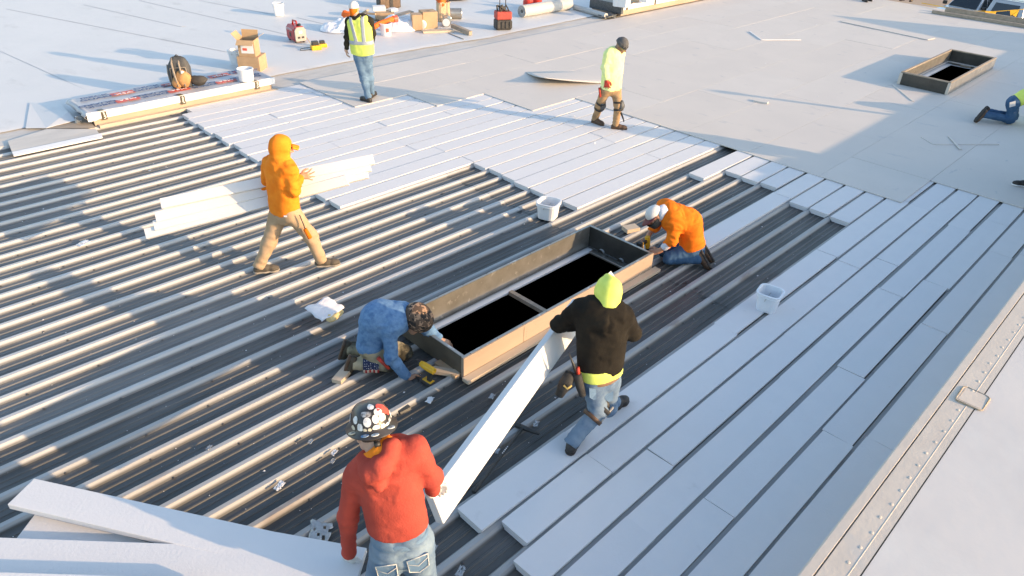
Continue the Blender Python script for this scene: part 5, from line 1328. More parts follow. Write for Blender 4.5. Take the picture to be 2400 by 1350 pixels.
# ------------------------------------------------ worker in the orange hoodie carrying foam strips
base = g(690, 632, .03)
J = J_of(base, dict(head=(662, 346, .03), neck=(655, 374, .0), shL=(629, 381, .13), shR=(683, 400, -.10), elL=(624, 440, .22), elR=(689, 447, -.12), wrL=(652, 455, .36), wrR=(703, 414, .10),
    hipL=(652, 505, .05), hipR=(686, 503, -.06), knL=(630, 570, -.02), knR=(728, 553, -.04), anL=(609, 626, -.10), anR=(752, 606, -.02)))
J['anL'][2] = max(J['anL'][2], .135); J['anR'][2] = max(J['anR'][2], .135)
fd = rv(.80, .55)
t, bo, top, tr, Lh, b0 = make_person('worker in a hi-vis orange hoodie striding with long white foam strips under his arm', base, J, dict(skin=SK1, top=m_hiv_o, trousers=m_khaki, boot=m_shoe, sole=m_sole),
    dict(face=rv(.85, .45, -.25), headup=rv(.25, .1, 1), hoodup=1, toeL=rv(.95, .30), toeR=rv(.97, .22), h=.0125, bag=.008, hem=.05, handL=(rv(.6, .5, -.2), rv(.5, -.7, 0), rv(0, 0, 1), .6), handR=(rv(.95, .28, .05), rv(-.2, .9, -.1), rv(.1, .1, 1), .22, .7), seed=1, fold=.015, fl=18, leg=1.02))
o_ = Lh(0, .085, .045); ex = nrm(Lh(1, 0, 0)-Lh(0, 0, 0)); ey = nrm(Lh(0, 1, 0)-Lh(0, 0, 0)); ez = np.cross(ex, ey)
vs = []; fs = []
for j in range(5):
    for i in range(9):
        a = (i/8-.5)*2; vs.append(o_+ex*a*.075*(1-.12*j/4)+ey*(j/4*.085*(1-.25*a*a))-ez*(.02*a*a+.012*j/4)-b0)
for j in range(4):
    for i in range(8): fs.append((j*9+i, j*9+i+1, (j+1)*9+i+1, (j+1)*9+i))
MB().add(vs, fs).build('cap_bill', m_hiv_o, top, smooth=True, solid=.012)
# tool clip hanging from the right pocket
q = MB(); p = J['hipR']+rv(.11, -.10, .05)-b0; q.tube([p, p+rv(.03, -.01, -.10), p+rv(.05, -.02, -.17)], .006, 6); q.build('lanyard', m_black, t, smooth=True)
q = MB(); q.tube([p+rv(.045, -.02, -.16), p+rv(.09, -.02, -.27)], [.022, .026], 10); q.build('orange_tool', m_hiv_o2, t, smooth=True)
q = MB(); q.box(Vector(at(669, 507, base, -.185)-b0), (.004, .035, .02), rz=YAW); q.build('pocket_label', m_white_pl, tr)
# the strips he carries (things held by him)
for i, (pl, pr, ol, orr, lb) in enumerate((((378, 478), (876, 374), -.08, .50, 'uppermost and farthest of the strips under the orange hoodie worker\'s arm'), ((366, 510), (868, 390), -.12, .46, 'second foam strip carried by the orange hoodie worker, mid bundle'), ((362, 530), (862, 406), -.16, .42, 'third foam strip carried by the orange hoodie worker, lower in the bundle'), ((342, 549), (815, 422), -.20, .32, 'lowest and longest reaching foam strip under the orange hoodie worker\'s arm'))):
    P, Q = at(*pl, base, ol), at(*pr, base, orr); mid = (P+Q)/2
    q = thing('carried_strip', lb, 'foam strip', tuple(mid), 0, 'foam strips carried under an arm')
    d = (Q-P)/2; MB().bar(Vector(-d), Vector(d), .115, .055, upv=Vector(nrm(rv(0, -.80, .60)))).build('strip', m_foam, q, bevel=.004)

# ------------------------------------------------ worker in the yellow vest, back to the camera
base = g(864, 238, CT)
J = J_of(base, dict(head=(830, 20, .02), neck=(836, 41, -.02), shL=(817, 50, .03), shR=(866, 47, -.03), elL=(814, 86, .0), elR=(873, 78, .10), wrL=(811, 117, .02), wrR=(872, 100, .22),
    hipL=(842, 134, .0), hipR=(860, 133, .0), knL=(853, 184, -.03), knR=(866, 183, .05), anL=(863, 229, -.02), anR=(870, 217, .20)))
J['anL'][2] = CT+.10; J['anR'][2] = CT+.12
t, bo, top, tr, Lh, b0 = make_person('worker in a yellow reflective vest and pale cap seen from behind near the tool pile', base, J, dict(skin=SK2, top=m_darkh, trousers=m_jean_m, boot=m_bootk),
    dict(face=rv(.25, .95, .02), headup=rv(0, -.05, 1), toeL=rv(-.75, .5), toeR=rv(.2, .9), h=.014, hb=.011, topname='dark_shirt', hem=.08, handL=(rv(.05, .1, -1), rv(.8, .2, 0), rv(0, .9, 0), .45), handR=(rv(.1, .5, -.8), rv(-.8, .2, 0), rv(0, .9, 0), .5), seed=4, waist=.12))
F = Field(); sm = (J['shL']+J['shR'])/2; hm = (J['hipL']+J['hipR'])/2; side = nrm(J['shR']-J['shL']); dn = nrm(hm-sm)
for x in (-1, 0, 1): F.cone(hm+side*.082*x-dn*.02, sm+side*.100*x-ZU*.02, .132, .122, .06, cut=[(hm-dn*.06, dn)])
F.cone(sm, J['neck'], .118, .088, .04, cut=[(J['neck']-ZU*.0, nrm(J['neck']-sm))])
vest = F.mesh(.014, 'vest', m_hiv_y, t, base, fold=.008, fl=8, fp=8, seed=2)
def on_back(px, py, off): return at(px, py, base, off)-b0
def strip3(pix, w, name, off):
    b = MB(); vs = []; fs = []
    for (x, y, o2) in pix: vs += [on_back(x-w/2, y, off+o2), on_back(x+w/2, y, off+o2)]
    for i in range(len(pix)-1): fs.append((2*i, 2*i+1, 2*i+3, 2*i+2))
    return b.add(vs, fs).build(name, m_reflect, vest, solid=.006)
# tape bands wrap the vest, cut out of the same field a little larger
def tape(cuts, name):
    G = Field(); G.it = list(F.it); G.lo, G.hi = F.lo.copy(), F.hi.copy()
    G.end = list(cuts); return G.mesh(.012, name, m_reflect, vest, base, inflate=.006, fold=.008*.8, fl=8, fp=8, seed=2)
wc_ = at(838, 97, base, 0); tilt = nrm(-dn+side*.02)
tape([(wc_+tilt*.028, tilt), (wc_-tilt*.028, -tilt)], 'waist_tape')
for s_, x0 in ((-1, -.105), (1, .105)):
    pc = sm+side*x0
    nn = nrm(side-(-dn)*(.10*s_))
    tape([(pc+nn*.026, nn), (pc-nn*.026, -nn), (wc_+tilt*.02, -tilt)], 'shoulder_tape')
cap_shell(Lh, b0, m_cap, t, z0=-.12, brim=None)
band(t, b0, J['head']-nrm(Lh(0, 0, 1)-Lh(0, 0, 0))*.045-nrm(Lh(0, 1, 0)-Lh(0, 0, 0))*.01, Lh(0, 0, 1)-Lh(0, 0, 0), .068, .088, .13, m_hiv_o2, 'orange_neck_cloth', squash=(.92, 1.12), xdir=Lh(1, 0, 0)-Lh(0, 0, 0))

# ------------------------------------------------ worker in the grey beanie walking over the foam
base = g(1428, 300, FT+.01)
J = J_of(base, dict(head=(1457, 107, -.01), neck=(1443, 119, .0), shL=(1455, 128, .17), shR=(1424, 128, -.10), elL=(1452, 160, .24), elR=(1417, 160, -.12), wrL=(1450, 190, .26), wrR=(1422, 188, -.15),
    hipL=(1443, 208, .07), hipR=(1420, 208, -.03), knL=(1449, 247, -.10), knR=(1406, 246, .06), anL=(1442, 300, -.04), anR=(1395, 281, .22)))
J['anL'][2] = FT+.11; J['anR'][2] = FT+.115
t, bo, top, tr, Lh, b0 = make_person('worker in a grey beanie, yellow shirt and knee pads walking over the white foam', base, J, dict(skin=SK3, top=m_hiv_y2, trousers=m_tan, boot=m_bootb, sole=m_bootb, glove=m_redglove),
    dict(face=rv(.75, -.45, -.55), headup=rv(.4, -.2, .9), toeL=rv(.97, -.10), toeR=rv(.62, -.62), h=.0125, hb=.009, topname='yellow_shirt', hem=.0, glove=1, handL=(rv(.1, 0, -1), rv(-.3, .5, 0), rv(.8, 0, 0), .5), handR=(rv(.12, -.05, -1), rv(.2, .9, 0), rv(.9, -.2, 0), .35, .5), seed=6, leg=.95, torso=.118, bag=.008, hs=1.0))
bn, Rm = cap_shell(Lh, b0, m_gr_b, t, name='beanie', r=(.094, .112, .112), c=(0, -.012, .03), z0=-.02)
band(bn, b0, Lh(0, -.010, .035), Lh(0, .10, 1)-Lh(0, 0, 0), .100, .098, .055, m_gr_b, 'beanie_cuff', squash=(.96, 1.14), xdir=Lh(1, 0, 0)-Lh(0, 0, 0), th=.01)
ex, ey, ez = [np.array(v_) for v_ in ((Lh(1, 0, 0)-Lh(0, 0, 0)), (Lh(0, 1, 0)-Lh(0, 0, 0)), (Lh(0, 0, 1)-Lh(0, 0, 0)))]
def orient(x, z): y = np.cross(z, x); return Matrix((tuple(nrm(x)), tuple(nrm(y)), tuple(nrm(z)))).transposed()
for ch, ang in (('C', 62), ('A', 36), ('T', 10)):
    a = R(ang); d = ex*math.sin(a)+ey*math.cos(a); p = Lh(0, -.010, .036)+ex*math.sin(a)*.103+ey*math.cos(a)*.118
    text(ch, .05, Vector(p-b0), orient(-ex*math.cos(a)*-1*-1+ey*math.sin(a), d), m_dark, bn, 'cuff_letter', sx=1.1)
q = MB(); gl = []
for a in np.linspace(-1.25, 1.25, 11): gl.append(Lh(.073*math.sin(a), .012+.088*math.cos(a)**.8, .0))
vs = []; 
for p in gl: vs += [p+ez*.018-b0, p-ez*.018-b0]
q.add(vs, [(2*i, 2*i+1, 2*i+3, 2*i+2) for i in range(10)]); q.build('safety_glasses', M('yellow_lens', (.55, .50, .12), rough=.12, spec=.8), t, smooth=True, solid=.004)
for S_ in 'LR':
    kn = J['kn'+S_]; ax = nrm(J['an'+S_]-J['hip'+S_]); ff = nrm(rv(.85, -.5)) if S_ == 'R' else nrm(rv(.95, -.3))
    K = Field(); K.ell(kn+ff*.055+ax*.0, axes(ff, -ax), (.072, .045, .10), .02); K.ell(kn+ff*.075+ax*.005, axes(ff, -ax), (.05, .04, .055), .02)
    kp = K.mesh(.011, 'knee_pad', m_pad, t, base)
    for dz in (-.055, .07): band(kp, b0, kn+ax*dz+ff*.004, ax, .083, .083, .03, m_blackcloth, 'pad_strap')
q = MB(); p = J['knL']+rv(.05, -.07, -.10)-b0; q.tube([p, p+rv(.05, -.02, -.10), p+rv(.07, -.02, -.16)], [.018, .014, .008], 7); q.build('loose_strap', m_blackcloth, t, smooth=True)
q = MB(); p = J['hipR']+rv(-.12, -.05, .03)-b0; q.tube([p, p+rv(.03, -.02, -.16)], [.02, .016], 8); q.build('holstered_tool', m_redglove, t, smooth=True)

# ------------------------------------------------ worker in the black hoodie with the yellow hard hat cloth
base = g(1400, 1010, FT)
J = J_of(base, dict(head=(1424, 690, .10), neck=(1416, 728, .03), shL=(1358, 724, .05), shR=(1464, 742, .0), elL=(1310, 760, .12), elR=(1483, 780, .09), wrL=(1362, 765, .34), wrR=(1440, 790, .36),
    hipL=(1386, 885, -.06), hipR=(1427, 891, .02), knL=(1402, 962, -.10), knR=(1424, 955, .12), anL=(1341, 1043, -.26), anR=(1433, 966, .26)))
J['anL'][2] = FT+.12; J['anR'][2] = FT+.115
t, bo, top, tr, Lh, b0 = make_person('worker in a black hoodie and lime cloth hat holding the slanted foam board', base, J, dict(skin=SK1, top=m_blackh, trousers=m_jean, boot=m_bootk),
    dict(face=rv(-.1, .85, -.5), headup=rv(.05, .45, .9), hooddown=rv(0, -1, .1), toeL=rv(.35, .85, .0), toeR=rv(.75, .65), h=.0105, hb=.008, hem=.11, handL=(rv(.6, .5, -.3), rv(.4, .2, -.6), rv(0, .5, .7), .7), handR=(rv(-.8, .4, -.2), rv(-.2, .6, -.5), rv(0, .5, .7), .7), seed=11, bag=.010, torso=.114, wide=1.08, waist=.13, leg=.98))
hm = (J['hipL']+J['hipR'])/2; sm = (J['shL']+J['shR'])/2; upv_ = nrm(sm-hm); hs_ = nrm(J['hipR']-J['hipL'])
F = Field()
for x in (-1, 0, 1): F.cone(hm+hs_*.075*x+upv_*.0, hm+hs_*.08*x+upv_*.16, .127, .124, .06)
F.end += [(hm+upv_*.15, upv_), (hm+upv_*.052, -upv_)]; F.mesh(.011, 'lime_undershirt', m_hiv_y, t, base, fold=.006, seed=5)
F = Field()
for x in (-1, 0, 1): F.cone(hm+hs_*.058*x, hm+hs_*.06*x+upv_*.10, .117, .114, .05)
F.end += [(hm+upv_*.052, upv_), (hm+upv_*.015, -upv_)]; F.mesh(.010, 'belt', m_leather, t, base)
F = Field(); c = J['head']; r_, f_, u_ = axes(rv(-.1, .85, -.5), rv(.05, .45, .9))
F.ell(c+u_*.035-f_*.012, (r_, f_, u_), (.104, .128, .112), .03); F.cone(c+u_*.0-f_*.03, c-u_*.085-f_*.045, .098, .092, .04, cut=[(c-u_*.10, -u_)]) ; F.cone(c+u_*.11+f_*.01, c+u_*.135+f_*.05, .045, .028, .03)
hat = F.mesh(.009, 'lime_hat_cloth', m_hiv_y, t, base, fold=.009, fl=9, fp=9, seed=8)
q = MB(); p = c+u_*.125+f_*.05+r_*.01; q.add([p-r_*.05-f_*.02-b0, p+r_*.06-b0, p+r_*.02+u_*.06+f_*.03-b0], [(0, 1, 2)]); q.build('white_tag', m_white_pl, hat, solid=.004)
# tool pouch and pliers on the left hip
p = J['hipL']-hs_*.16+rv(0, -.02, -.02)-b0
q = MB(); q.tube([p+rv(-.05, 0, .05), p+rv(-.09, -.02, -.04), p+rv(-.13, -.03, -.15)], [.050, .056, .036], 12); pouch = q.build('tool_pouch', m_blackcloth, t, smooth=True)
q = MB(); q.tube([p+rv(.0, -.02, .06), p+rv(.03, -.03, -.05), p+rv(.06, -.03, -.14)], [.038, .036, .028], 10); q.build('tool_pouch', m_blackcloth, t, smooth=True)
q = MB(); q.tube([p+rv(-.105, -.075, -.01), p+rv(-.075, -.085, -.035), p+rv(-.045, -.085, -.0)], .008, 6); q.build('pouch_trim', M('yellow_trim', (.62, .45, .14), rough=.7), pouch, smooth=True)
q = MB(); q.tube([p+rv(.0, .0, .04), p+rv(-.035, .0, .14), p+rv(-.085, .01, .26)], [.014, .012, .003], 7); q.build('long_snips', m_black, t, smooth=True)
q = MB(); q.tube([p+rv(.01, -.01, .05), p+rv(.0, .0, .12)], [.016, .014], 8); q.build('snips_grip', m_redglove, t, smooth=True)
kn = J['knL']; ax = nrm(J['anL']-kn)
for dz, w_ in ((-.035, .035), (.075, .035)): band(t, b0, kn+ax*dz, ax, .088, .084, w_, m_bootb if dz > 0 else m_blackcloth, 'knee_strap', th=.009)
q = MB(); pb = kn+rv(.085, -.02, -.0)-b0; q.bar(pb-ax*.06, pb+ax*.10, .028, .018, upv=tuple(rv(1, 0, 0))); q.build('brace_bar', M('grey_brace', (.42, .38, .33), rough=.6), t, bevel=.006)
K = Field(); fw = nrm(rv(.5, .85)); K.ell(kn+fw*.07+ax*.02, axes(fw, -ax), (.075, .045, .11), .02); K.mesh(.011, 'knee_pad', m_bootk, t, base)
for s_ in (-1, 1):
    q = MB(); c_ = hm+hs_*.085*s_-upv_*.07-rv(0, .112, 0)-b0
    q.add([c_+hs_*.05+upv_*.05, c_-hs_*.05+upv_*.05, c_-hs_*.045-upv_*.04, c_-upv_*.06, c_+hs_*.045-upv_*.04], [(0, 1, 2, 3, 4)]); q.build('back_pocket', m_jean_m, tr, solid=.012)

# ------------------------------------------------ worker in the red hoodie with the sticker covered hard hat
base = g(935, 1280, .92); base[2] = 0
b_ = base
J = J_of(base, dict(head=(873, 1012, .06), neck=(888, 1054, -.02), shL=(834, 1114, .02), shR=(972, 1048, .02), elL=(816, 1210, .06), elR=(1012, 1118, .08), wrL=(818, 1300, .16), wrR=(1014, 1150, .30),
    hipL=(914, 1287, .0), hipR=(972, 1272, .02), knL=(880, 1396, .02), knR=(995, 1380, .12), anL=(890, 1490, -.10), anR=(1000, 1450, -.04)))
for k in ('anL', 'anR'): J[k][2] = .12
t, bo, top, tr, Lh, b0 = make_person('worker in a red hoodie and sticker covered hard hat in the foreground', base, J, dict(skin=SK2, top=m_redh, trousers=m_jean, boot=m_bootk, glove=m_whglove),
    dict(face=rv(-.35, .85, -.30), headup=rv(-.12, .25, 1), hooddown=rv(.05, -1, .2), toeL=rv(-.3, .9), toeR=rv(.1, .95), h=.0095, hb=.008, hem=.175, glove=1, handL=(rv(-.15, .25, -.9), rv(.3, .8, 0), rv(.9, .1, .1), .5), handR=(rv(.10, .75, -.5), rv(.8, -.4, -.3), rv(0, .3, .9), .9), seed=17, bag=.004, torso=.102, wide=.96, arm=.93, fold=.008, fl=11, waist=.21, leg=1.12))
hm = (J['hipL']+J['hipR'])/2; sm = (J['shL']+J['shR'])/2; upv_ = nrm(sm-hm); hs_ = nrm(J['hipR']-J['hipL'])
# hair at the nape
cap_shell(Lh, b0, m_hair, t, name='hair', r=(.079, .100, .090), c=(0, -.014, .024), z0=-.80)
q = bpy.data.objects['hair'] if 'hair' in bpy.data.objects else None
# orange collar showing inside the hood
band(t, b0, J['neck']+nrm(J['head']-J['neck'])*.012, J['head']-J['neck']+rv(.0, -.06, 0), .092, .072, .06, m_hiv_o, 'orange_collar')
# hard hat with full brim
ez = nrm(Lh(0, 0, 1)-Lh(0, 0, 0)); ey = nrm(Lh(0, 1, 0)-Lh(0, 0, 0)); ex = np.cross(ey, ez)
HM = Matrix((tuple(ex), tuple(ey), tuple(ez))).transposed(); hc = Lh(0, -.008, .045)
m_hat = M('black_hard_hat', (.028, .026, .026), (.045, .04, .04), 12, .35)
b = MB(); b.lathe([(.146, -.010), (.145, -.005), (.114, .010), (.112, .033), (.104, .072), (.082, .104), (.047, .121), (0, .126)], Vector(hc-b0), 36, HM, sx=.92, sy=1.12); hh = b.build('hard_hat', m_hat, t, smooth=True)
stk = [M('sticker_'+n_, c_, c2_, 30, .4, lo=.45, hi=.55) for n_, c_, c2_ in (('white', (.78, .77, .74), (.62, .61, .60)), ('red', (.62, .08, .05), (.5, .07, .05)), ('blue', (.14, .25, .42), (.7, .72, .74)), ('cream', (.62, .55, .40), (.5, .46, .36)), ('green', (.70, .72, .66), (.15, .34, .28)), ('grey', (.48, .47, .46), (.16, .15, .15)))]
prof = [(0, 0.126), (.047, .121), (.082, .104), (.104, .072), (.112, .033), (.114, .014)]
def hat_pt(th, s_):   # s_ in 0..1 from crown to rim
    x = s_*(len(prof)-1); i = min(int(x), len(prof)-2); f_ = x-i
    r = prof[i][0]+(prof[i+1][0]-prof[i][0])*f_; z = prof[i][1]+(prof[i+1][1]-prof[i][1])*f_
    return hc+ex*(r*math.cos(th)*.92)+ey*(r*math.sin(th)*1.12)+ez*z
def sticker(th, s_, w_, h_, mat, round_=True):
    c = hat_pt(th, s_); n = 12; vs = [hat_pt(th, s_)+nrm(c-hc)*.0035-b0]; 
    for k in range(n):
        a = 2*math.pi*k/n; m_ = 1 if round_ else 1/max(abs(math.cos(a)), abs(math.sin(a)))**.9
        p = hat_pt(th+w_*m_*math.cos(a)/(.02+.105*min(1, s_*1.6)), min(.99, max(.02, s_+h_*m_*math.sin(a)/.19))); vs.append(p+nrm(p-hc)*.003-b0)
    MB().add(vs, [(0, 1+k, 1+(k+1) % n) for k in range(n)]).build('sticker', mat, hh)
random.seed(3)
for th, s_, w_, h_, c_, rd in ((-1.9, .62, .026, .024, 0, 1), (-1.45, .58, .022, .022, 0, 1), (-1.05, .60, .024, .018, 0, 0), (-1.15, .42, .026, .02, 0, 1), (-2.3, .78, .018, .022, 0, 0), (-2.05, .84, .011, .012, 3, 0), (-1.82, .84, .011, .012, 3, 0), (-1.5, .80, .024, .015, 4, 1), (-1.15, .84, .016, .016, 0, 0), (-.85, .86, .024, .014, 2, 1), (-.55, .80, .022, .016, 5, 1), (-2.75, .86, .02, .02, 3, 1), (-1.95, .42, .03, .014, 5, 0), (-.75, .40, .035, .035, 1, 1), (-.5, .55, .024, .024, 1, 1), (-2.6, .6, .02, .02, 0, 1), (-1.5, .2, .02, .02, 0, 1), (-.2, .75, .02, .02, 0, 0), (.3, .6, .02, .02, 4, 0), (1.2, .6, .02, .025, 0, 1), (2.4, .6, .02, .025, 1, 1), (3.0, .7, .02, .025, 2, 0)):
    sticker(th, s_, w_, h_, stk[c_], rd)
b = MB()
for th, rr, c_ in ((-2.05, .129, 2), (-1.62, .129, 0), (-.8, .129, 0), (-2.7, .129, 3)):
    p = hc+ex*rr*math.cos(th)*.92+ey*rr*math.sin(th)*1.12+ez*.006
    q = MB(); q.lathe([(.019, 0), (.019, .003), (0, .0035)], Vector(p-b0), 14, HM, sx=1.1, sy=.8); q.build('sticker', stk[c_], hh)
    q = MB(); q.lathe([(.009, .0036), (0, .0045)], Vector(p-b0), 10, HM); q.build('sticker', stk[5], hh)
q = MB(); q.tube([hc-ey*.115-ez*.06-b0+ex*a for a in (-.015, .015)], .016, 10); q.build('ratchet_knob', m_black, hh, smooth=True)
q = MB(); p = hc+ex*.16+ey*.06-b0; q.tube([p, p+ey*.02+ex*.06+ez*.008], [.014, .02], 8); q.build('head_lamp', m_black, hh)
# jeans pockets, stitched pale
bk = nrm(np.cross(upv_, hs_)*-1); bk = bk if bk@FH < 0 else -bk
m_stitch = M('pale_stitching', (.62, .60, .54), (.40, .42, .44), 40, .8)
for s_ in (-1, 1):
    c_ = hm+hs_*.092*s_-upv_*.03+bk*.118-b0; x_ = nrm(hs_-bk*.15*s_)
    pl = [c_+x_*.062+upv_*.05, c_-x_*.062+upv_*.05, c_-x_*.058-upv_*.045, c_-upv_*.075, c_+x_*.058-upv_*.045]
    q = MB(); q.add(pl, [(0, 1, 2, 3, 4)]); pk = q.build('back_pocket', m_jean_m, tr, solid=.010)
    q = MB(); off = bk*.007
    q.tube([p+off for p in pl]+[pl[0]+off], .0035, 5); q.tube([pl[1]*.7+pl[2]*.3+off, c_-upv_*.02+off, pl[0]*.7+pl[4]*.3+off], .003, 5); q.build('pocket_stitching', m_stitch, pk, smooth=True)
F = Field()
for x in (-1, 0, 1): F.cone(hm+hs_*.058*x, hm+hs_*.06*x+upv_*.10, .113, .109, .05)
F.end += [(hm+upv_*.135, upv_), (hm+upv_*.085, -upv_)]; F.mesh(.009, 'waistband', m_jean_m, t, base)
# the board carried between the two workers
bh = J['wrR']; P = at(1027, 1180, b_, .42); Q = at(1356, 728, g(1400, 1010, FT), .70)
P = P+nrm(P-Q)*.05
mid = (P+Q)/2
q = thing('carried_board', 'thick white foam board slanting up between the red and black hoodie workers', 'foam board', tuple(mid))
d = Vector((Q-P)/2); MB().bar(-d, d, .245, .062, upv=tuple(nrm(rv(.80, -.45, .30)))).build('board', m_foam, q, bevel=.006)

# ------------------------------------------------ kneeling worker in the blue shirt
base = g(880, 858, .03)
J = J_of(base, dict(head=(978, 752, .07), neck=(944, 742, .09), sp=(886, 742, .06), shL=(950, 728, .20), shR=(912, 768, -.08), elL=(1000, 770, .26), elR=(917, 840, -.16), wrL=(1030, 796, .26), wrR=(955, 884, -.13),
    hipL=(880, 806, .12), hipR=(866, 815, -.06), knL=(948, 838, .14), knR=(912, 862, -.05), anL=(826, 826, .12), anR=(838, 868, -.10)))
J['knL'][2] = max(.105, min(J['knL'][2], .13)); J['knR'][2] = .115; J['anR'][2] = .13; J['anL'][2] = .14
t, bo, top, tr, Lh, b0 = make_person('kneeling worker in a blue shirt and brown camouflage hat at the left curb corner', base, J, dict(skin=SK1, top=m_blue, trousers=m_khaki2, boot=M('olive_boot', (.075, .06, .038), (.05, .04, .026), 12, .7), sole=m_bootb),
    dict(face=rv(.62, -.10, -.85), headup=rv(.82, .15, .45), toeL=rv(-.35, .0, -1), toeR=rv(-.35, 0, -1), soleupL=rv(1, .1, -.35), soleupR=rv(1, .1, -.35), h=.0105, hb=.008, topname='blue_shirt', hem=.0, handL=(rv(.75, .10, -.35), rv(0, 0, -1), rv(.2, -.9, 0), .25, .5), handR=(rv(.7, -.1, -.45), rv(.5, .5, -.4), rv(.3, .8, .3), .85), seed=23, bag=.010, torso=.118, wide=1.02, fold=.011, fl=14, waist=.08))
F = Field(); c = J['head']; r_, f_, u_ = axes(rv(.62, -.10, -.85), rv(.82, .15, .45))
F.ell(c+u_*.035-f_*.02, (r_, f_, u_), (.130, .155, .130), .03); F.cone(c-f_*.05, c-f_*.07-u_*.08, .105, .085, .04, cut=[(c-u_*.09, -u_)])
F.mesh(.009, 'camouflage_hat', m_camo, t, base, fold=.004, fl=10, fp=8)
# flag print gaiter on the right shin
kn, an = J['knR'], J['anR']; ax = nrm(an-kn)
m_flagc = bpy.data.materials.new('stars_and_stripes_cloth'); m_flagc.use_nodes = True
nt = m_flagc.node_tree; bs = nt.nodes['Principled BSDF']; bs.inputs['Roughness'].default_value = .85
tc = nt.nodes.new('ShaderNodeTexCoord'); sp_ = nt.nodes.new('ShaderNodeSeparateXYZ'); nt.links.new(tc.outputs['UV'], sp_.inputs[0])
wv = nt.nodes.new('ShaderNodeMath'); wv.operation = 'MULTIPLY'; wv.inputs[1].default_value = 4; nt.links.new(sp_.outputs[0], wv.inputs[0])
fr = nt.nodes.new('ShaderNodeMath'); fr.operation = 'FRACT'; nt.links.new(wv.outputs[0], fr.inputs[0])
gt = nt.nodes.new('ShaderNodeMath'); gt.operation = 'GREATER_THAN'; gt.inputs[1].default_value = .5; nt.links.new(fr.outputs[0], gt.inputs[0])
mx = nt.nodes.new('ShaderNodeMix'); mx.data_type = 'RGBA'; mx.inputs[6].default_value = (.42, .03, .025, 1); mx.inputs[7].default_value = (.62, .52, .42, 1); nt.links.new(gt.outputs[0], mx.inputs[0])
mp = nt.nodes.new('ShaderNodeMapping'); mp.inputs['Scale'].default_value = (8, 9, 1); nt.links.new(tc.outputs['UV'], mp.inputs[0])
vo = nt.nodes.new('ShaderNodeTexVoronoi'); vo.inputs['Scale'].default_value = 1; vo.inputs['Randomness'].default_value = .25; nt.links.new(mp.outputs[0], vo.inputs['Vector'])
lt = nt.nodes.new('ShaderNodeMath'); lt.operation = 'LESS_THAN'; lt.inputs[1].default_value = .22; nt.links.new(vo.outputs['Distance'], lt.inputs[0])
mx2 = nt.nodes.new('ShaderNodeMix'); mx2.data_type = 'RGBA'; mx2.inputs[6].default_value = (.02, .028, .075, 1); mx2.inputs[7].default_value = (.66, .64, .62, 1); nt.links.new(lt.outputs[0], mx2.inputs[0])
g2 = nt.nodes.new('ShaderNodeMath'); g2.operation = 'GREATER_THAN'; g2.inputs[1].default_value = .45; nt.links.new(sp_.outputs[1], g2.inputs[0])
mx3 = nt.nodes.new('ShaderNodeMix'); mx3.data_type = 'RGBA'; nt.links.new(g2.outputs[0], mx3.inputs[0]); nt.links.new(mx.outputs[2], mx3.inputs[6]); nt.links.new(mx2.outputs[2], mx3.inputs[7]); nt.links.new(mx3.outputs[2], bs.inputs['Base Color'])
x_ = nrm(ZU-ax*(ZU@ax)); y_ = np.cross(ax, x_); n = 32; vs = []; fs = []; uv = []
for j in range(7):
    tt = .30+.50*j/6; r = .090+.004*math.sin(j*1.7)
    for k in range(n+1):
        a = 2*math.pi*k/n; vs.append(tuple(kn+(an-kn)*tt+(x_*math.cos(a)+y_*math.sin(a))*r-b0)); uv.append((j/6, .5+.5*math.cos(a)))
for j in range(6):
    for k in range(n): fs.append((j*(n+1)+k, j*(n+1)+k+1, (j+1)*(n+1)+k+1, (j+1)*(n+1)+k))
me = bpy.data.meshes.new('flag_gaiter'); me.from_pydata(vs, [], fs); ul = me.uv_layers.new()
for lp in me.loops: ul.data[lp.index].uv = uv[lp.vertex_index]
me.materials.append(m_flagc); me.polygons.foreach_set('use_smooth', [True]*len(me.polygons)); go = link(bpy.data.objects.new('flag_gaiter', me)); go.parent = t
q = MB(); p = J['hipR']+rv(.10, -.12, -.02)-b0; q.tube([p, p+rv(.10, -.02, -.11)], [.022, .014], 8); q.build('red_handled_snips', m_redglove, t, smooth=True)
for pp, e, s_ in (((941, 812), -.02, 1.0), ((948, 862), -.01, .8)):
    K = Field(); a = at(*pp, base, .05); K.ell(a, (ex, ey, ez), (.05*s_, .05*s_, .085), .02); K.cone(a-ZU*.07, a+ZU*.07+rv(-.03, 0, 0), .04*s_, .045*s_, .03)
# black driver bit holder in his right hand
q = thing('impact_driver', 'black tool held down on the deck by the kneeling worker in blue', 'driver', tuple(J['wrR']+rv(.085, -.03, -.055))); MB().lathe([(.012, -.06), (.034, -.05), (.038, .0), (.034, .05), (.018, .06)], n=16).build('tool_body', m_black, q, smooth=True)
MB().lathe([(.039, -.01), (.039, .01)], n=16).build('ring', m_galv, q)

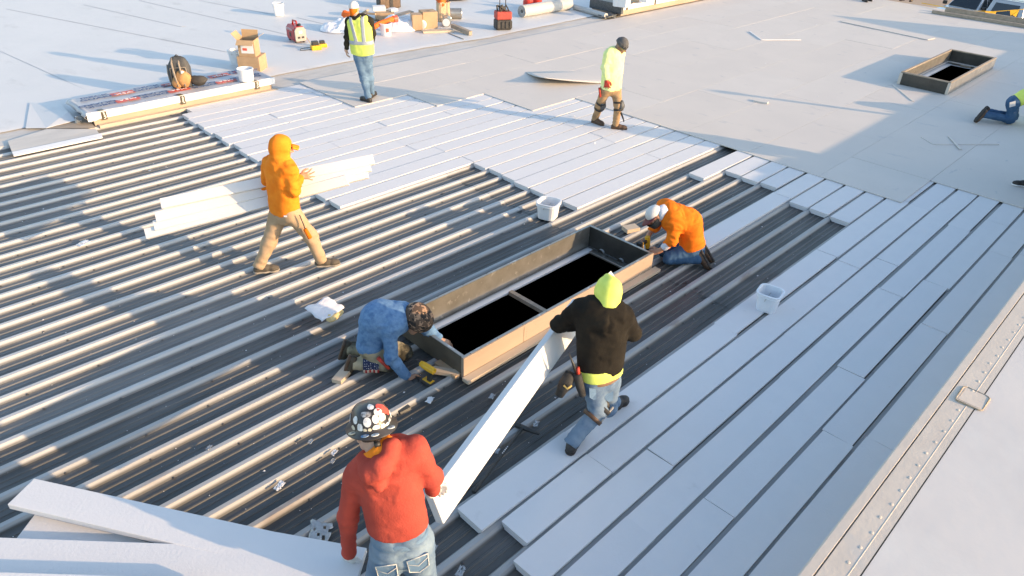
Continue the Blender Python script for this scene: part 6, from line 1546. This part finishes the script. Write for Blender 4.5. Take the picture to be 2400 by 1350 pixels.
# ------------------------------------------------ kneeling worker in the orange shirt
base = g(1608, 612, .03)
J = J_of(base, dict(head=(1534, 506, -.05), neck=(1560, 497, -.01), sp=(1612, 522, .06), shL=(1583, 528, -.14), shR=(1556, 484, .16), elL=(1574, 566, -.20), elR=(1534, 532, .20), wrL=(1545, 588, -.16), wrR=(1520, 552, .14),
    hipL=(1618, 584, -.06), hipR=(1630, 574, .10), knL=(1568, 610, -.10), knR=(1556, 590, .10), anL=(1634, 604, -.10), anR=(1640, 596, .08)))
for k, z in (('knL', .12), ('knR', .12), ('anL', .13), ('anR', .13)): J[k][2] = z
t, bo, top, tr, Lh, b0 = make_person('kneeling worker in an orange shirt and pale cap bent over the right curb corner', base, J, dict(skin=skin('ruddy', (.45, .22, .13)), top=m_hiv_o2, trousers=m_jean_d, boot=m_bootb),
    dict(face=rv(-.75, -.35, -.75), headup=rv(-.75, -.05, .75), toeL=rv(.55, -.1, -.8), toeR=rv(.55, -.1, -.8), soleupL=rv(-.8, 0, -.55), soleupR=rv(-.8, 0, -.55), h=.0115, hb=.009, topname='orange_shirt', hem=.02, sleeve='3q', handL=(rv(-.85, .05, -.25), rv(.1, .6, -.6), rv(0, .6, .6), .5), handR=(rv(-.1, .15, -.9), rv(-.7, .2, 0), rv(-.1, .9, 0), .8), seed=31, bag=.016, torso=.122, wide=1.1, fold=.016, fl=19, waist=.10))
for S_ in 'L':
    e, w_ = J['elL'], J['wrL']; F = Field(); a, b = e+(w_-e)*.35, e+(w_-e)*.70; F.cone(a, b, .048, .045, .02, cut=[(b, nrm(w_-e))]); F.mesh(.010, 'white_undersleeve', m_gaiter, t, base, fold=.006, fl=30)
cp, Rm = cap_shell(Lh, b0, m_cap, t, z0=-.05, brim=(.16, .085), brim_mat=M('maroon_bill', (.12, .02, .022), rough=.7))
band(t, b0, J['neck']*.55+J['head']*.45-nrm(Lh(0, 1, 0)-Lh(0, 0, 0))*.01, J['head']-J['neck'], .088, .086, .12, m_gaiter, 'neck_gaiter', squash=(1, 1.05))
band(t, b0, Lh(0, .035, -.06), Lh(0, .15, 1)-Lh(0, 0, 0), .070, .086, .09, m_blackcloth, 'face_cloth', squash=(.95, 1.15), xdir=Lh(1, 0, 0)-Lh(0, 0, 0))
dr = drill('brown and yellow cordless drill pressed down by the kneeling worker in orange', tuple(J['wrR']+rv(-.005, -.03, -.09)), 0, (0, R(78)), name='cordless_drill')

# ------------------------------------------------ kneeling worker cut by the right edge
base = g(2366, 288, CT)
J = J_of(base, dict(head=(2452, 222, .0), neck=(2436, 218, .0), sp=(2402, 226, .0), shL=(2424, 222, .16), shR=(2422, 232, -.18), elL=(2440, 255, .2), elR=(2432, 262, -.2), wrL=(2440, 282, .2), wrR=(2430, 288, -.2),
    hipL=(2376, 238, .08), hipR=(2374, 242, -.10), knL=(2372, 282, .10), knR=(2366, 287, -.08), anL=(2316, 262, .12), anR=(2310, 268, -.08)))
for k, z in (('knL', CT+.09), ('knR', CT+.09)): J[k][2] = z
t, bo, top, tr, Lh, b0 = make_person('kneeling worker in dark jeans and lime shirt cut off by the right edge', base, J, dict(skin=SK1, top=m_hiv_y, trousers=m_jean_d, boot=m_bootb),
    dict(face=rv(.8, 0, -.6), headup=rv(.6, 0, .8), toeL=rv(-.45, -.1, -.9), toeR=rv(-.45, -.1, -.9), soleupL=rv(.9, 0, -.45), soleupR=rv(.9, 0, -.45), h=.0135, hb=.011, topname='lime_shirt', hem=.04, handL=(rv(.3, 0, -.9), rv(-.5, 0, -.5), rv(0, -.9, 0), .3), handR=(rv(.3, 0, -.9), rv(-.5, 0, -.5), rv(0, .9, 0), .3), seed=41, waist=.10))
q = MB(); q.bar(at(2366, 246, base, -.235)-b0, at(2380, 242, base, -.235)-b0, .10, .012, upv=tuple(FH)); q.build('white_pocket_patch', m_cap, t, bevel=.004)

# ------------------------------------------------ workers of whom only the feet show
def stander(label, heel, z, face, mats, seed, hgt=1.0):
    b = g(*heel, z); f = nrm(face); r = np.cross(f, ZU)
    P = lambda x, y, zz: b+r*x*hgt+f*y*hgt+ZU*zz*hgt
    J = dict(head=P(0, .04, 1.62), neck=P(0, 0, 1.47), shL=P(-.19, 0, 1.38), shR=P(.19, 0, 1.38), elL=P(-.24, -.03, 1.10), elR=P(.24, -.03, 1.10), wrL=P(-.24, .08, .86), wrR=P(.24, .08, .86),
             hipL=P(-.09, 0, .90), hipR=P(.09, 0, .90), knL=P(-.11, .03, .50), knR=P(.11, .06, .50), anL=P(-.12, -.06, .10), anR=P(.12, .06, .10))
    return make_person(label, b, J, mats, dict(face=f, headup=ZU, toeL=f-r*.15, toeR=f+r*.15, h=.015, hb=.012, hem=.02, handL=(-ZU, r, f, .4), handR=(-ZU, -r, f, .4), seed=seed))
b_ = g(2392, 440, CT)
t, *_ = stander('worker beyond the right edge of whom only a dark pointed shoe tip shows', (2424, 446), CT, rv(-.98, .12), dict(skin=SK1, top=m_darkh, trousers=m_jean_d, boot=m_bootk, sole=m_white_pl), 51)
t, *_ = stander('worker whose dark boots alone show at the top edge of the photo', (2028, 2), CT, rv(.3, -.9), dict(skin=SK1, top=m_hiv_y, trousers=m_jean_d, boot=m_bootk), 52)
t, *_ = stander('worker at the far roof edge of whom only a foot shows under the top edge', (2126, 2), CT, rv(-.6, -.6), dict(skin=SK2, top=m_hiv_o2, trousers=m_khaki, boot=m_bootb), 53)
